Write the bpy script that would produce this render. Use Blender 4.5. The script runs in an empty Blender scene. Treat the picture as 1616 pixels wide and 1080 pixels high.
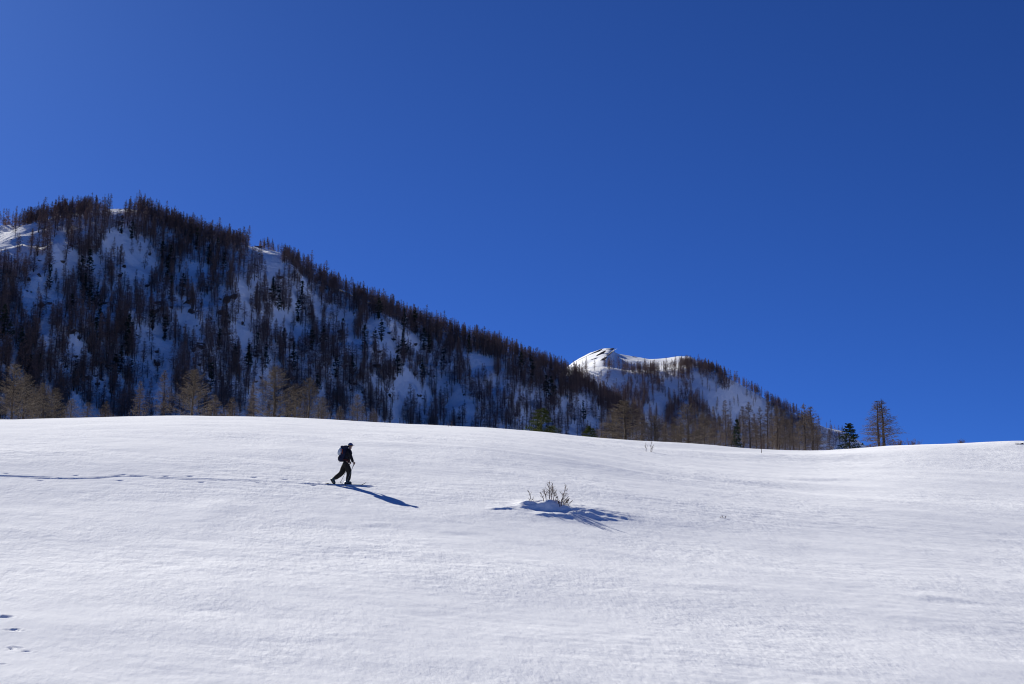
import bpy, math, random
import numpy as np
from mathutils import Vector, Matrix

R = math.radians
random.seed(7)
rng = np.random.default_rng(11)
sc = bpy.context.scene
C = sc.collection

# ------------------------------------------------------------------ camera, sky, sun, exposure
F = 50.0 / 36.0 * 1616.0                    # focal length in photograph pixels
PITCH = math.atan(460.0 / F)                # the photographer looks uphill
CP, SP = math.cos(PITCH), math.sin(PITCH)
cam = bpy.data.cameras.new("camera")
cam.lens = 50.0; cam.sensor_width = 36.0; cam.clip_start = 0.5; cam.clip_end = 12000.0
cam_o = bpy.data.objects.new("camera", cam); C.objects.link(cam_o)
cam_o.location = (0, 0, 0); cam_o.rotation_euler = (math.pi / 2 + PITCH, 0, 0)
sc.camera = cam_o

SUN_AZ, SUN_EL = R(-35.0), R(29.5)          # from +Y, negative = to the left; elevation
world = bpy.data.worlds.new("World"); sc.world = world; world.use_nodes = True
nt = world.node_tree; nt.nodes.clear()
sky = nt.nodes.new("ShaderNodeTexSky"); sky.sky_type = 'NISHITA'; sky.sun_disc = False
sky.sun_elevation = SUN_EL; sky.sun_rotation = SUN_AZ
sky.altitude = 1500.0; sky.air_density = 0.5; sky.dust_density = 0.5; sky.ozone_density = 10.0
hsv = nt.nodes.new("ShaderNodeMix"); hsv.data_type = 'RGBA'; hsv.blend_type = 'MULTIPLY'   # white balance of the whole sky
hsv.inputs["Factor"].default_value = 1.0; hsv.inputs["B"].default_value = (0.435, 0.655, 1.0, 1.0)
bg = nt.nodes.new("ShaderNodeBackground"); bg.inputs["Strength"].default_value = 0.067
wo = nt.nodes.new("ShaderNodeOutputWorld")
nt.links.new(sky.outputs[0], hsv.inputs["A"]); nt.links.new(hsv.outputs["Result"], bg.inputs["Color"])
nt.links.new(bg.outputs[0], wo.inputs[0])

SUN = Vector((math.sin(SUN_AZ) * math.cos(SUN_EL), math.cos(SUN_AZ) * math.cos(SUN_EL), math.sin(SUN_EL)))
sun = bpy.data.lights.new("sun", 'SUN'); sun.energy = 5.0; sun.angle = R(0.53); sun.color = (1.0, 0.965, 0.88)
sun_o = bpy.data.objects.new("sun", sun); C.objects.link(sun_o)
sun_o.rotation_euler = SUN.to_track_quat('Z', 'Y').to_euler()

sc.cycles.use_denoising = True; sc.cycles.denoising_prefilter = 'ACCURATE'; sc.cycles.denoising_input_passes = 'RGB_ALBEDO_NORMAL'; sc.cycles.filter_width = 1.1
vs = sc.view_settings
vs.view_transform = 'Standard'; vs.look = 'None'; vs.exposure = 0.60; vs.gamma = 1.0; vs.use_curve_mapping = False

# ------------------------------------------------------------------ small tools
def ray(px, py):
    u, v = (px - 808.0) / F, (540.0 - py) / F
    return u, CP - v * SP, SP + v * CP          # x, y, z per unit of depth

def aT(px, py):
    dx, dy, dz = ray(px, py)
    return dx / dy, dz / dy

_tab = np.random.default_rng(3).random((256, 256)) * 2 * math.pi
_gx, _gy = np.cos(_tab), np.sin(_tab)
def noise(x, y):                                # gradient noise, about -0.7 .. 0.7
    xi, yi = np.floor(x), np.floor(y)
    fx, fy = x - xi, y - yi
    i0, j0 = xi.astype(np.int64) & 255, yi.astype(np.int64) & 255
    i1, j1 = (i0 + 1) & 255, (j0 + 1) & 255
    u, v = fx * fx * fx * (fx * (fx * 6 - 15) + 10), fy * fy * fy * (fy * (fy * 6 - 15) + 10)
    n00 = _gx[i0, j0] * fx + _gy[i0, j0] * fy
    n10 = _gx[i1, j0] * (fx - 1) + _gy[i1, j0] * fy
    n01 = _gx[i0, j1] * fx + _gy[i0, j1] * (fy - 1)
    n11 = _gx[i1, j1] * (fx - 1) + _gy[i1, j1] * (fy - 1)
    return (n00 * (1 - u) + n10 * u) * (1 - v) + (n01 * (1 - u) + n11 * u) * v

def sst(a, b, x):
    t = np.clip((x - a) / (b - a), 0, 1)
    return t * t * (3 - 2 * t)

def smooth_interp(xs, ys, sig, lo, hi, n=1200):
    g = np.linspace(lo, hi, n); v = np.interp(g, xs, ys)
    s = sig / (g[1] - g[0]); k = np.arange(-int(4 * s) - 1, int(4 * s) + 2)
    w = np.exp(-0.5 * (k / s) ** 2); w /= w.sum()
    p = len(k) // 2
    v = np.convolve(np.pad(v, p, mode='edge'), w, mode='valid')
    return lambda q: np.interp(q, g, v)

def tag(o, label=None, cat=None, group=None, kind=None):
    if label: o["label"] = label
    if cat: o["category"] = cat
    if group: o["group"] = group
    if kind: o["kind"] = kind
    return o

def empty(name, loc=(0, 0, 0), rz=0.0):
    o = bpy.data.objects.new(name, None); C.objects.link(o)
    o.location = loc; o.rotation_euler = (0, 0, rz); o.empty_display_size = 0.2
    return o

def mesh_np(name, v, f, mat, smooth=False):
    """v (n,3) float array, f (m,3|4) int array"""
    v = np.asarray(v, np.float32); f = np.asarray(f, np.int32)
    me = bpy.data.meshes.new(name); k = f.shape[1]
    me.vertices.add(len(v)); me.vertices.foreach_set("co", v.ravel())
    me.loops.add(f.size); me.loops.foreach_set("vertex_index", f.ravel())
    me.polygons.add(len(f)); me.polygons.foreach_set("loop_start", np.arange(len(f), dtype=np.int32) * k)
    me.polygons.foreach_set("use_smooth", np.full(len(f), smooth))
    me.update(calc_edges=True); me.materials.append(mat)
    return me

def link(name, me, parent=None, loc=None):
    o = bpy.data.objects.new(name, me); C.objects.link(o)
    if parent is not None: o.parent = parent
    if loc is not None: o.location = loc
    return o

class MB:
    """collects simple solids, then becomes one mesh"""
    def __init__(s): s.v = []; s.f = []
    def add(s, v, f):
        n = len(s.v); s.v += [tuple(p) for p in v]; s.f += [tuple(i + n for i in q) for q in f]
    def tube(s, pts, rad, n=8, caps=True, sx=1.0, sy=1.0):
        pts = [Vector(p) for p in pts]; vs_, fs = [], []
        up = None
        for i, p in enumerate(pts):
            d = (pts[min(i + 1, len(pts) - 1)] - pts[max(i - 1, 0)]).normalized()
            if up is None or abs(up.dot(d)) > 0.95: up = Vector((0, 1, 0)) if abs(d.y) < 0.9 else Vector((1, 0, 0))
            a = d.cross(up).normalized(); b = a.cross(d).normalized()
            for k in range(n):
                t = 2 * math.pi * k / n
                vs_.append(p + (a * math.cos(t) * sx + b * math.sin(t) * sy) * rad[i])
        for i in range(len(pts) - 1):
            for k in range(n):
                k2 = (k + 1) % n
                fs.append((i * n + k, i * n + k2, (i + 1) * n + k2, (i + 1) * n + k))
        if caps:
            fs.append(tuple(range(n - 1, -1, -1))); fs.append(tuple((len(pts) - 1) * n + k for k in range(n)))
        s.add(vs_, fs); return s
    def ball(s, c, r, n=12, m=8, fn=None):
        vs_, fs = [], []
        for i in range(m + 1):
            th = math.pi * i / m
            for k in range(n):
                ph = 2 * math.pi * k / n
                p = Vector((math.sin(th) * math.cos(ph), math.sin(th) * math.sin(ph), math.cos(th)))
                if fn: p = fn(p)
                vs_.append((c[0] + p.x * r[0], c[1] + p.y * r[1], c[2] + p.z * r[2]))
        for i in range(m):
            for k in range(n):
                k2 = (k + 1) % n
                fs.append((i * n + k, (i + 1) * n + k, (i + 1) * n + k2, i * n + k2))
        s.add(vs_, fs); return s
    def obj(s, name, mat, parent=None, smooth=True):
        me = bpy.data.meshes.new(name); me.from_pydata(s.v, [], s.f); me.materials.append(mat)
        if smooth: me.polygons.foreach_set("use_smooth", [True] * len(me.polygons))
        me.update(); return link(name, me, parent)

# ------------------------------------------------------------------ materials
def mat(name, col, rough=0.7, spec=0.3, var=0.0, scale=8.0, col2=None, bump=0.0, bscale=20.0):
    m = bpy.data.materials.new(name); m.use_nodes = True
    t = m.node_tree; b = t.nodes["Principled BSDF"]
    b.inputs["Roughness"].default_value = rough; b.inputs["Specular IOR Level"].default_value = spec
    b.inputs["Base Color"].default_value = (*col, 1)
    tc = t.nodes.new("ShaderNodeTexCoord")
    if var > 0 or col2:
        n = t.nodes.new("ShaderNodeTexNoise"); n.inputs["Scale"].default_value = scale; n.inputs["Detail"].default_value = 4
        mx = t.nodes.new("ShaderNodeMix"); mx.data_type = 'RGBA'
        c2 = col2 or tuple(c * (1 - var) for c in col)
        mx.inputs["A"].default_value = (*col, 1); mx.inputs["B"].default_value = (*c2, 1)
        rp = t.nodes.new("ShaderNodeMapRange"); rp.inputs[1].default_value = 0.35; rp.inputs[2].default_value = 0.65
        t.links.new(tc.outputs["Object"], n.inputs["Vector"]); t.links.new(n.outputs["Fac"], rp.inputs[0])
        t.links.new(rp.outputs[0], mx.inputs["Factor"]); t.links.new(mx.outputs["Result"], b.inputs["Base Color"])
    if bump > 0:
        n2 = t.nodes.new("ShaderNodeTexNoise"); n2.inputs["Scale"].default_value = bscale
        bp = t.nodes.new("ShaderNodeBump"); bp.inputs["Strength"].default_value = bump; bp.inputs["Distance"].default_value = 0.02
        t.links.new(tc.outputs["Object"], n2.inputs["Vector"]); t.links.new(n2.outputs["Fac"], bp.inputs["Height"])
        t.links.new(bp.outputs[0], b.inputs["Normal"])
    return m

def plant_mat(name, c1, c2, scale, translucent=0.0):
    """per-object tint + noise, so no two trees share quite the same colour"""
    m = bpy.data.materials.new(name); m.use_nodes = True
    t = m.node_tree; b = t.nodes["Principled BSDF"]
    b.inputs["Roughness"].default_value = 0.85; b.inputs["Specular IOR Level"].default_value = 0.15
    g = t.nodes.new("ShaderNodeNewGeometry"); oi = t.nodes.new("ShaderNodeObjectInfo")
    n = t.nodes.new("ShaderNodeTexNoise"); n.inputs["Scale"].default_value = scale; n.inputs["Detail"].default_value = 3
    mx = t.nodes.new("ShaderNodeMix"); mx.data_type = 'RGBA'
    mx.inputs["A"].default_value = (*c1, 1); mx.inputs["B"].default_value = (*c2, 1)
    ad = t.nodes.new("ShaderNodeMath"); ad.operation = 'MULTIPLY_ADD'; ad.inputs[1].default_value = 0.7
    mr = t.nodes.new("ShaderNodeMapRange"); mr.inputs[1].default_value = 0.35; mr.inputs[2].default_value = 1.05
    t.links.new(g.outputs["Position"], n.inputs["Vector"]); t.links.new(oi.outputs["Random"], ad.inputs[0])
    t.links.new(n.outputs["Fac"], ad.inputs[2]); t.links.new(ad.outputs[0], mr.inputs[0])
    t.links.new(mr.outputs[0], mx.inputs["Factor"]); t.links.new(mx.outputs["Result"], b.inputs["Base Color"])
    if translucent > 0:
        out = t.nodes["Material Output"]; tr = t.nodes.new("ShaderNodeBsdfTranslucent"); ms = t.nodes.new("ShaderNodeMixShader")
        ms.inputs[0].default_value = translucent
        t.links.new(mx.outputs["Result"], tr.inputs["Color"]); t.links.new(b.outputs[0], ms.inputs[1])
        t.links.new(tr.outputs[0], ms.inputs[2]); t.links.new(ms.outputs[0], out.inputs["Surface"])
    return m

def snow_mat(name, layers, base=(0.90, 0.91, 0.93), rough=0.8, patch=None):
    """layers: (feature lengths xyz in metres, direction of the long axis, detail, bump height); patch: size of smoother and rougher areas"""
    m = bpy.data.materials.new(name); m.use_nodes = True
    t = m.node_tree; b = t.nodes["Principled BSDF"]
    b.inputs["Base Color"].default_value = (*base, 1); b.inputs["Roughness"].default_value = rough
    b.inputs["Specular IOR Level"].default_value = 0.0
    tc = t.nodes.new("ShaderNodeTexCoord"); prev = None; pm = None
    if patch:
        pn = t.nodes.new("ShaderNodeTexNoise"); pn.inputs["Scale"].default_value = 1.0 / patch; pn.inputs["Detail"].default_value = 3
        pm = t.nodes.new("ShaderNodeMapRange"); pm.inputs[1].default_value = 0.38; pm.inputs[2].default_value = 0.66; pm.inputs[3].default_value = 0.35; pm.inputs[4].default_value = 1.0
        t.links.new(tc.outputs["Object"], pn.inputs["Vector"]); t.links.new(pn.outputs["Fac"], pm.inputs[0])
    for sxyz, rz, det, dist in layers:
        mp = t.nodes.new("ShaderNodeMapping"); mp.vector_type = 'TEXTURE'; mp.inputs["Scale"].default_value = sxyz; mp.inputs["Rotation"].default_value = (0, 0, rz)
        n = t.nodes.new("ShaderNodeTexNoise"); n.inputs["Scale"].default_value = 1.0; n.inputs["Detail"].default_value = det
        n.inputs["Roughness"].default_value = 0.55
        bp = t.nodes.new("ShaderNodeBump"); bp.inputs["Strength"].default_value = 1.0; bp.inputs["Distance"].default_value = dist
        t.links.new(tc.outputs["Object"], mp.inputs["Vector"]); t.links.new(mp.outputs[0], n.inputs["Vector"])
        t.links.new(n.outputs["Fac"], bp.inputs["Height"])
        if pm: t.links.new(pm.outputs[0], bp.inputs["Strength"])
        if prev: t.links.new(prev.outputs[0], bp.inputs["Normal"])
        prev = bp
    t.links.new(prev.outputs[0], b.inputs["Normal"])
    return m

def rock_mat(name, c1, c2):
    m = bpy.data.materials.new(name); m.use_nodes = True
    t = m.node_tree; b = t.nodes["Principled BSDF"]
    b.inputs["Roughness"].default_value = 0.9; b.inputs["Specular IOR Level"].default_value = 0.2
    g = t.nodes.new("ShaderNodeNewGeometry"); sp = t.nodes.new("ShaderNodeSeparateXYZ")
    n = t.nodes.new("ShaderNodeTexNoise"); n.inputs["Scale"].default_value = 0.9; n.inputs["Detail"].default_value = 6
    mx = t.nodes.new("ShaderNodeMix"); mx.data_type = 'RGBA'
    mx.inputs["A"].default_value = (*c1, 1); mx.inputs["B"].default_value = (*c2, 1)
    ad = t.nodes.new("ShaderNodeMath"); ad.operation = 'MULTIPLY_ADD'; ad.inputs[1].default_value = 0.5
    mr = t.nodes.new("ShaderNodeMapRange"); mr.inputs[1].default_value = 0.96; mr.inputs[2].default_value = 1.08
    m2 = t.nodes.new("ShaderNodeMix"); m2.data_type = 'RGBA'; m2.inputs["B"].default_value = (0.85, 0.86, 0.88, 1)
    t.links.new(g.outputs["Position"], n.inputs["Vector"]); t.links.new(n.outputs["Fac"], mx.inputs["Factor"])
    t.links.new(g.outputs["Normal"], sp.inputs[0]); t.links.new(n.outputs["Fac"], ad.inputs[0]); t.links.new(sp.outputs["Z"], ad.inputs[2])
    t.links.new(ad.outputs[0], mr.inputs[0]); t.links.new(mr.outputs[0], m2.inputs["Factor"])
    t.links.new(mx.outputs["Result"], m2.inputs["A"]); t.links.new(m2.outputs["Result"], b.inputs["Base Color"])
    return m

M_FIELD = snow_mat("field_snow", [((1.3, 4.2, 2.5), R(38), 4.0, 0.115), ((0.42, 0.90, 0.5), R(25), 5.0, 0.055), ((0.13, 0.34, 0.2), R(10), 3.0, 0.020)], patch=7.0)
M_SLOPE = snow_mat("slope_snow", [((18, 30, 20), 0.0, 5.0, 3.4), ((2.6, 3.6, 3.0), 0.0, 5.0, 1.1)], base=(0.945, 0.95, 0.955))
M_FAR = snow_mat("far_snow", [((30, 50, 30), 0.4, 4.0, 2.0)])
M_ROCK = rock_mat("slope_rock", (0.045, 0.035, 0.032), (0.12, 0.095, 0.085))
M_LBARK = plant_mat("larch_bark", (0.055, 0.042, 0.038), (0.10, 0.075, 0.065), 0.6)
M_LTWIG = plant_mat("larch_twigs", (0.125, 0.086, 0.082), (0.225, 0.152, 0.132), 0.08)
M_TBARK = plant_mat("tan_larch_bark", (0.06, 0.045, 0.035), (0.12, 0.09, 0.065), 0.6)
M_TTWIG = plant_mat("tan_larch_twigs", (0.094, 0.076, 0.061), (0.152, 0.122, 0.094), 0.15, 0.12)
M_CTWIG = plant_mat("grey_larch_twigs", (0.110, 0.086, 0.072), (0.175, 0.138, 0.110), 0.15, 0.08)
M_PBARK = plant_mat("pine_bark", (0.04, 0.03, 0.025), (0.07, 0.05, 0.04), 0.6)
M_PINE = plant_mat("pine_needles", (0.010, 0.016, 0.012), (0.026, 0.036, 0.020), 0.10)
M_YPINE = plant_mat("sunlit_pine_needles", (0.035, 0.052, 0.014), (0.075, 0.088, 0.024), 0.5, 0.2)
M_SPRUCE = plant_mat("spruce_needles", (0.014, 0.024, 0.014), (0.035, 0.05, 0.025), 0.5)
M_SHRUB = plant_mat("shrub_bark", (0.07, 0.045, 0.038), (0.13, 0.085, 0.07), 6.0)

# ------------------------------------------------------------------ the snow field: height as a function of x, y (eye level = 0)
_crest = [(-900, 668), (-300, 666), (0, 662), (80, 660), (150, 658.5), (300, 657), (450, 659.5), (560, 665), (640, 669), (700, 672), (760, 675),
          (860, 684), (960, 696), (1010, 702), (1060, 706), (1150, 711), (1230, 713), (1290, 712.5), (1340, 709), (1400, 704), (1450, 701), (1500, 699.5),
          (1560, 699), (1616, 697.5), (1800, 695), (2500, 705)]
_ca = np.array([aT(*p) for p in _crest])
crestT = smooth_interp(_ca[:, 0], _ca[:, 1], 0.006, -0.8, 0.8)
_sy = [-400, -20, 0, 14, 19, 24, 30, 40, 47, 53, 62, 66, 72, 80, 90, 100, 110, 4000]
_ss = [0.0, 0.0, 0.0, 0.03, 0.10, 0.230, 0.240, 0.243, 0.248, 0.278, 0.285, 0.260, 0.225, 0.20, 0.175, 0.155, 0.14, 0.14]
_slope = smooth_interp(_sy, _ss, 1.6, -400, 4000, 22000)
_gy_ = np.linspace(-400, 400, 8001); _gz = np.concatenate([[0], np.cumsum(_slope((_gy_[1:] + _gy_[:-1]) / 2) * 0.1)])
_gz += 6.24 - np.interp(60.0, _gy_, _gz)
Z0 = lambda y: np.interp(y, _gy_, _gz)
YC = 100.0
T0C = float(Z0(np.array(YC)) / YC)

def softplus(v, k): return k * np.logaddexp(0, v / k)

def field_base(x, y):
    yy = np.maximum(y, 1.0)
    a = np.clip(x / np.maximum(y, 20.0), -0.78, 0.78)
    tc = crestT(a)
    w = sst(32, 96, y)
    z_near = Z0(np.minimum(y, YC)) + (tc - T0C) * w * np.minimum(yy, YC)
    # beyond the crest the meadow goes on just below the line of sight, then falls away under the mountains
    z_near = z_near - 0.075 * softplus(x - 1.0, 5.0) * (1 - sst(70, 98, y)) * sst(5, 20, y)
    dip = 0.0065 * sst(100, 150, y) + 0.0 * y + 0.03 * sst(450, 1500, y)
    # a low hollow fills the lee of the crest on the right
    far = (tc - dip) * yy
    z = np.where(y <= YC, z_near, far)
    return z

def hit_field(px, py, f):
    dx, dy, dz = ray(px, py)
    t = 5.0
    while t < 400:
        if dz * t < float(f(np.array(dx * t), np.array(dy * t))): break
        t += 0.05
    lo, hi = t - 0.05, t
    for _ in range(20):
        mi = (lo + hi) / 2
        if dz * mi < float(f(np.array(dx * mi), np.array(dy * mi))): hi = mi
        else: lo = mi
    return np.array([dx * hi, dy * hi, dz * hi])

# ski track along the contour: photograph points -> world line
_tr = [(-260, 751), (-120, 751.5), (0, 752), (60, 753), (120, 753.5), (165, 752.5), (190, 750), (225, 750.5), (250, 753.5), (300, 755), (360, 757), (420, 759), (480, 761.5), (530, 763.5), (555, 764.5), (620, 766)]
_tw = np.array([hit_field(p[0], p[1], field_base) for p in _tr])
trackY = lambda x: np.interp(x, _tw[:, 0], _tw[:, 1])
_g = np.linspace(-40, 0, 800); TRACK_Z = field_base(_g, trackY(_g))
trackZ = lambda x: np.interp(x, _g, TRACK_Z)
SK = hit_field(545, 765, field_base)           # where the skier stands
TRACK_END = SK[0] + 1.15

BUSH = hit_field(866, 806, field_base)         # the half-buried shrub
_prints = [(6, 979, 0.20, 0.11, 0.10, 0.0), (-14, 977, 0.16, 0.1, 0.06, 0.2), (15, 999.5, 0.15, 0.06, 0.03, -0.2), (25, 999, 0.10, 0.09, 0.07, 0.2), (33, 1000.5, 0.09, 0.05, 0.03, -0.3),
           (18, 1026.5, 0.13, 0.045, 0.05, -0.9), (28, 1024.5, 0.16, 0.05, 0.035, -0.5), (42, 1030.5, 0.10, 0.05, 0.045, 0.0), (3, 1052, 0.10, 0.05, 0.02, 0.1)]
_pw = [(hit_field(p[0], p[1], field_base), p[2] * 1.15, p[3] * 1.25, p[4] * 0.75, p[5]) for p in _prints]
_holes = [(10, 748), (64, 757.5), (120, 749.5), (195, 748.5), (190, 757.5), (262, 751), (300, 751), (318, 760.5), (345, 757), (401, 752), (408, 762), (450, 755), (496, 765), (505, 759)]
_hw = [hit_field(p[0], p[1], field_base) for p in _holes]

def field_h(x, y):
    z = field_base(x, y)
    near = 1 - sst(140, 400, y)
    rot = R(22); xr = x * math.cos(rot) - y * math.sin(rot); yr = x * math.sin(rot) + y * math.cos(rot)
    d = 0.17 * noise(x / 17 + 3.3, y / 12) + 0.085 * noise(xr / 11.0, yr / 4.5 + 8) + 0.044 * noise(xr / 4.2 + 5, yr / 1.9) \
        + 0.010 * noise(xr / 1.5, yr / 0.8 + 2) + 0.005 * noise(x / 0.6, y / 0.4)
    # wind-crust patches: rougher here, smoother there
    ptc = sst(-0.15, 0.35, noise(x / 9 + 40, y / 7))
    d = d + ptc * (0.016 * noise(xr / 0.9 + 7, yr / 0.38) + 0.006 * noise(xr / 0.3, yr / 0.16))
    calm = sst(0.12, 0.55, np.abs(y - trackY(x))) * 0 + 1
    z = z + d * near * calm
    # broad soft swells seen in the photograph
    for px, py, h, ra, rb, ang in _swells:
        z = z + h * np.exp(-(((x - px) * math.cos(ang) + (y - py) * math.sin(ang)) / ra) ** 2 - ((-(x - px) * math.sin(ang) + (y - py) * math.cos(ang)) / rb) ** 2)
    # mound of drifted snow round the shrub, hollow on its near side
    bx, by = x - BUSH[0], y - BUSH[1]
    k = np.maximum(0, 1 + 0.9 * noise(x / 0.55 + 9, y / 0.4) + 0.6 * noise(x / 0.22, y / 0.16 + 3))
    wv = 0.22 * noise(x / 0.6 + 20, y * 0 + 0.4) + 0.12 * noise(x / 0.2 + 2, y * 0 + 0.3)
    win = lambda l, r, s_: sst(l, l + s_, bx) * (1 - sst(r - s_, r, bx))
    scarp = lambda v, w_, back: sst(-w_, 0, v) * np.exp(-(np.maximum(v, 0) / back) ** 2)
    z = z + 0.15 * k * win(-1.5, 0.95, 0.7) * scarp(by + 0.12 + wv, 0.36, 0.9)
    z = z - 0.12 * np.exp(-((bx - 0.05) / 0.7) ** 2 - ((by + 0.62) / 0.3) ** 2)
    z = z + 0.04 * k * win(-2.6, -1.1, 0.5) * scarp(by + 0.62 + wv, 0.14, 0.6)
    z = z + 0.06 * k * win(-0.7, 1.1, 0.5) * scarp(by + 1.42 + wv, 0.17, 0.5)
    r1 = by + 0.10 + 0.16 * (bx - 0.9) + 0.5 * wv
    z = z + 0.070 * (0.25 + 0.75 * k) * win(0.5, 3.7, 1.2) * scarp(r1 + 0.1, 0.42, 0.9) + 0.03 * k * win(0.5, 3.2, 1.0) * scarp(r1 + 0.75, 0.12, 0.3)
    r2 = by + 0.75 + 0.42 * (bx - 0.9) + 0.6 * wv
    z = z + 0.05 * k * win(0.5, 2.4, 0.6) * scarp(r2, 0.08, 0.3)
    z = z + 0.20 * np.exp(-((bx - 0.5) / 2.2) ** 2 - ((by + 0.1) / 1.4) ** 2) * (0.8 + 0.2 * k)
    # skin track: a narrow bench with two ski ruts
    m = (np.abs(y - trackY(x)) < 1.2) & (x < TRACK_END + 0.5)
    if np.any(m):
        ym = (y - trackY(x)); wob = 0.02 * noise(x / 0.5, 0 * x + 3.1)
        inside = (1 - sst(0.13, 0.175, np.abs(ym + wob))) * (1 - sst(TRACK_END - 0.02, TRACK_END + 0.06, x)) * m
        bench = trackZ(x) - 0.012 - 0.016 * (1 - sst(0.04, 0.07, np.abs(np.abs(ym) - 0.085)))
        z = z * (1 - inside) + (bench + 0.008 * noise(x / 0.25, y / 0.25)) * inside
    for (p, ra, rb, dep, ang) in _pw:
        cx, cy = x - p[0], y - p[1]
        u = cx * math.cos(ang) + cy * math.sin(ang); v = -cx * math.sin(ang) + cy * math.cos(ang)
        q = (u / ra) ** 2 + (v / rb) ** 2
        z = z - dep * np.exp(-q ** 2) + 0.012 * np.exp(-(q - 2.2) ** 2 * 1.2)
    for p in _hw:
        q = ((x - p[0]) / 0.10) ** 2 + ((y - p[1]) / 0.07) ** 2
        z = z - 0.06 * np.exp(-q)
    return z

def _sw(px, py, h, ra, rb, ang=0.0):
    p = hit_field(px, py, field_base); return (p[0], p[1], h, ra, rb, ang)
_swells = [_sw(1490, 945, 0.05, 1.3, 0.6), _sw(1490, 952, -0.03, 1.0, 0.4), _sw(1120, 925, 0.03, 1.2, 0.6), _sw(1130, 932, -0.03, 1.2, 0.4),
           _sw(345, 800, 0.07, 1.0, 2.4), _sw(330, 895, 0.05, 1.4, 0.9), _sw(300, 893, -0.03, 0.8, 0.5), _sw(720, 838, 0.018, 1.0, 0.5), _sw(722, 843, -0.015, 0.8, 0.35),
           _sw(590, 826, 0.014, 0.5, 0.3), _sw(592, 830, -0.015, 0.4, 0.25), _sw(1290, 757, 0.05, 2.0, 1.0), _sw(1292, 760, -0.05, 1.2, 0.6),
           _sw(1085, 708, 0.35, 6.0, 2.2, -0.25), _sw(1200, 722, 0.25, 9, 2.5), _sw(900, 730, 0.25, 9.0, 1.6, -0.3), _sw(1000, 742, -0.2, 9.0, 1.4, -0.3),
           _sw(1607, 701, 0.25, 3.5, 3.0)]

def grid_rows():
    r = [np.arange(-60, 8, 4.0), np.arange(8, 25, 0.5), np.arange(25, 28, 0.1), np.arange(28, 35, 0.05)]
    y = 35.0; l = []
    while y < 50.5: l.append(y); y += 0.065 + 0.0022 * (y - 35)
    r.append(np.array(l)); r.append(np.arange(50.6, 65.5, 0.05))
    y = 65.5; l = []
    while y < 125: l.append(y); y += 0.11 + 0.0045 * (y - 65)
    while y < 3200: l.append(y); y *= 1.03
    r.append(np.array(l)); return np.concatenate(r)

ys = grid_rows()
tl = np.concatenate([np.linspace(-1.6, -0.46, 40)[:-1], np.linspace(-0.46, 0.46, 520), np.linspace(0.46, 1.6, 40)[1:]])
X = tl[None, :] * np.maximum(ys, 14.0)[:, None]; Y = np.repeat(ys[:, None], len(tl), 1)
Y = Y + (np.clip(trackY(X), 58, 66) - 60.0) * (sst(50.5, 58, Y) * (1 - sst(64, 78, Y)))     # rows follow the ski track
Zf = field_h(X, Y)
def grid_faces(nr, nc):
    i = np.arange(nr - 1)[:, None] * nc + np.arange(nc - 1)[None, :]
    return np.stack([i, i + 1, i + nc + 1, i + nc], -1).reshape(-1, 4)
o = link("snow_field", mesh_np("snow_field", np.stack([X, Y, Zf], -1).reshape(-1, 3), grid_faces(len(ys), len(tl)), M_FIELD, True))
tag(o, "sunlit open snow field rising to a rounded crest", kind="structure")

# ------------------------------------------------------------------ mountains as height fields
def P(px, py, depth):
    dx, dy, dz = ray(px, py); return (dx / dy * depth, depth, dz / dy * depth)

_r1 = np.array([P(-500, 330, 700), P(-200, 338, 715), P(-60, 346, 725), P(0, 346, 730), P(45, 350, 735), P(90, 338, 745), P(150, 331, 755), P(210, 329, 762), P(250, 343, 770), P(300, 361, 778),
                P(360, 378, 788), P(392, 384, 791), P(430, 387, 797), P(455, 398, 801), P(485, 420, 806), P(560, 458, 820), P(640, 492, 833), P(720, 519, 846), P(800, 546, 860), P(880, 578, 872),
                P(940, 609, 884), P(1000, 645, 895), P(1060, 690, 905), P(1150, 735, 915), P(1300, 800, 930)])
r1z = smooth_interp(_r1[:, 0], _r1[:, 2], 5.0, -700, 500); r1y = smooth_interp(_r1[:, 0], _r1[:, 1], 25.0, -700, 500)

def softplus(v, k): return k * np.logaddexp(0, v / k)

SH = (P(12, 366, 705)[0], P(190, 345, 740)[0], P(418, 402, 770)[0])
def mtn_h(x, y):
    yr = r1y(x) + 14 * noise(x / 60 + 2, y * 0 + 1.5)
    d = yr - y
    wob = 16 * noise(x / 70, y / 130 + 7)
    gul = noise((x + wob + 0.25 * d) / 42 + 5, y / 150) * 1.0
    sl = 0.66
    off = 75 * np.exp(-((x - SH[0]) / 34) ** 2) + 30 * np.exp(-((x - SH[1]) / 14) ** 2) + 66 * np.exp(-((x - SH[2]) / 18) ** 2)
    front = softplus(d - off - 6, 9.0)
    z = r1z(x) - (0.40 + 0.07 * np.exp(-((x - SH[0]) / 50) ** 2)) * np.clip(d, 0, off) - sl * front - 0.5 * softplus(-d - 10, 8.0)
    amp = sst(0.95 * off, 95 + 0.7 * off, d) * (1 - 0.3 * sst(260, 420, d))
    z = z + amp * (19 * gul + 8.5 * (0.35 - np.abs(noise(x / 24 + 1, y / 34)) * 1.6) + 4.0 * noise(x / 8, y / 9 + 3) + 1.5 * noise(x / 3.5, y / 4))
    # ledges and knobs: shelves in the slope that just catch the sun
    for lx, ly, h, ra, rb in _knobs:
        z = z + h * np.exp(-((x - lx) / ra) ** 2 - ((y - ly) / rb) ** 2)
    z = z + 0.6 * noise(x / 14, y / 14)
    return z
def _kn(px, py, depth, h, ra, rb):
    p = P(px, py, depth); return (p[0], p[1], h, ra, rb)
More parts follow.
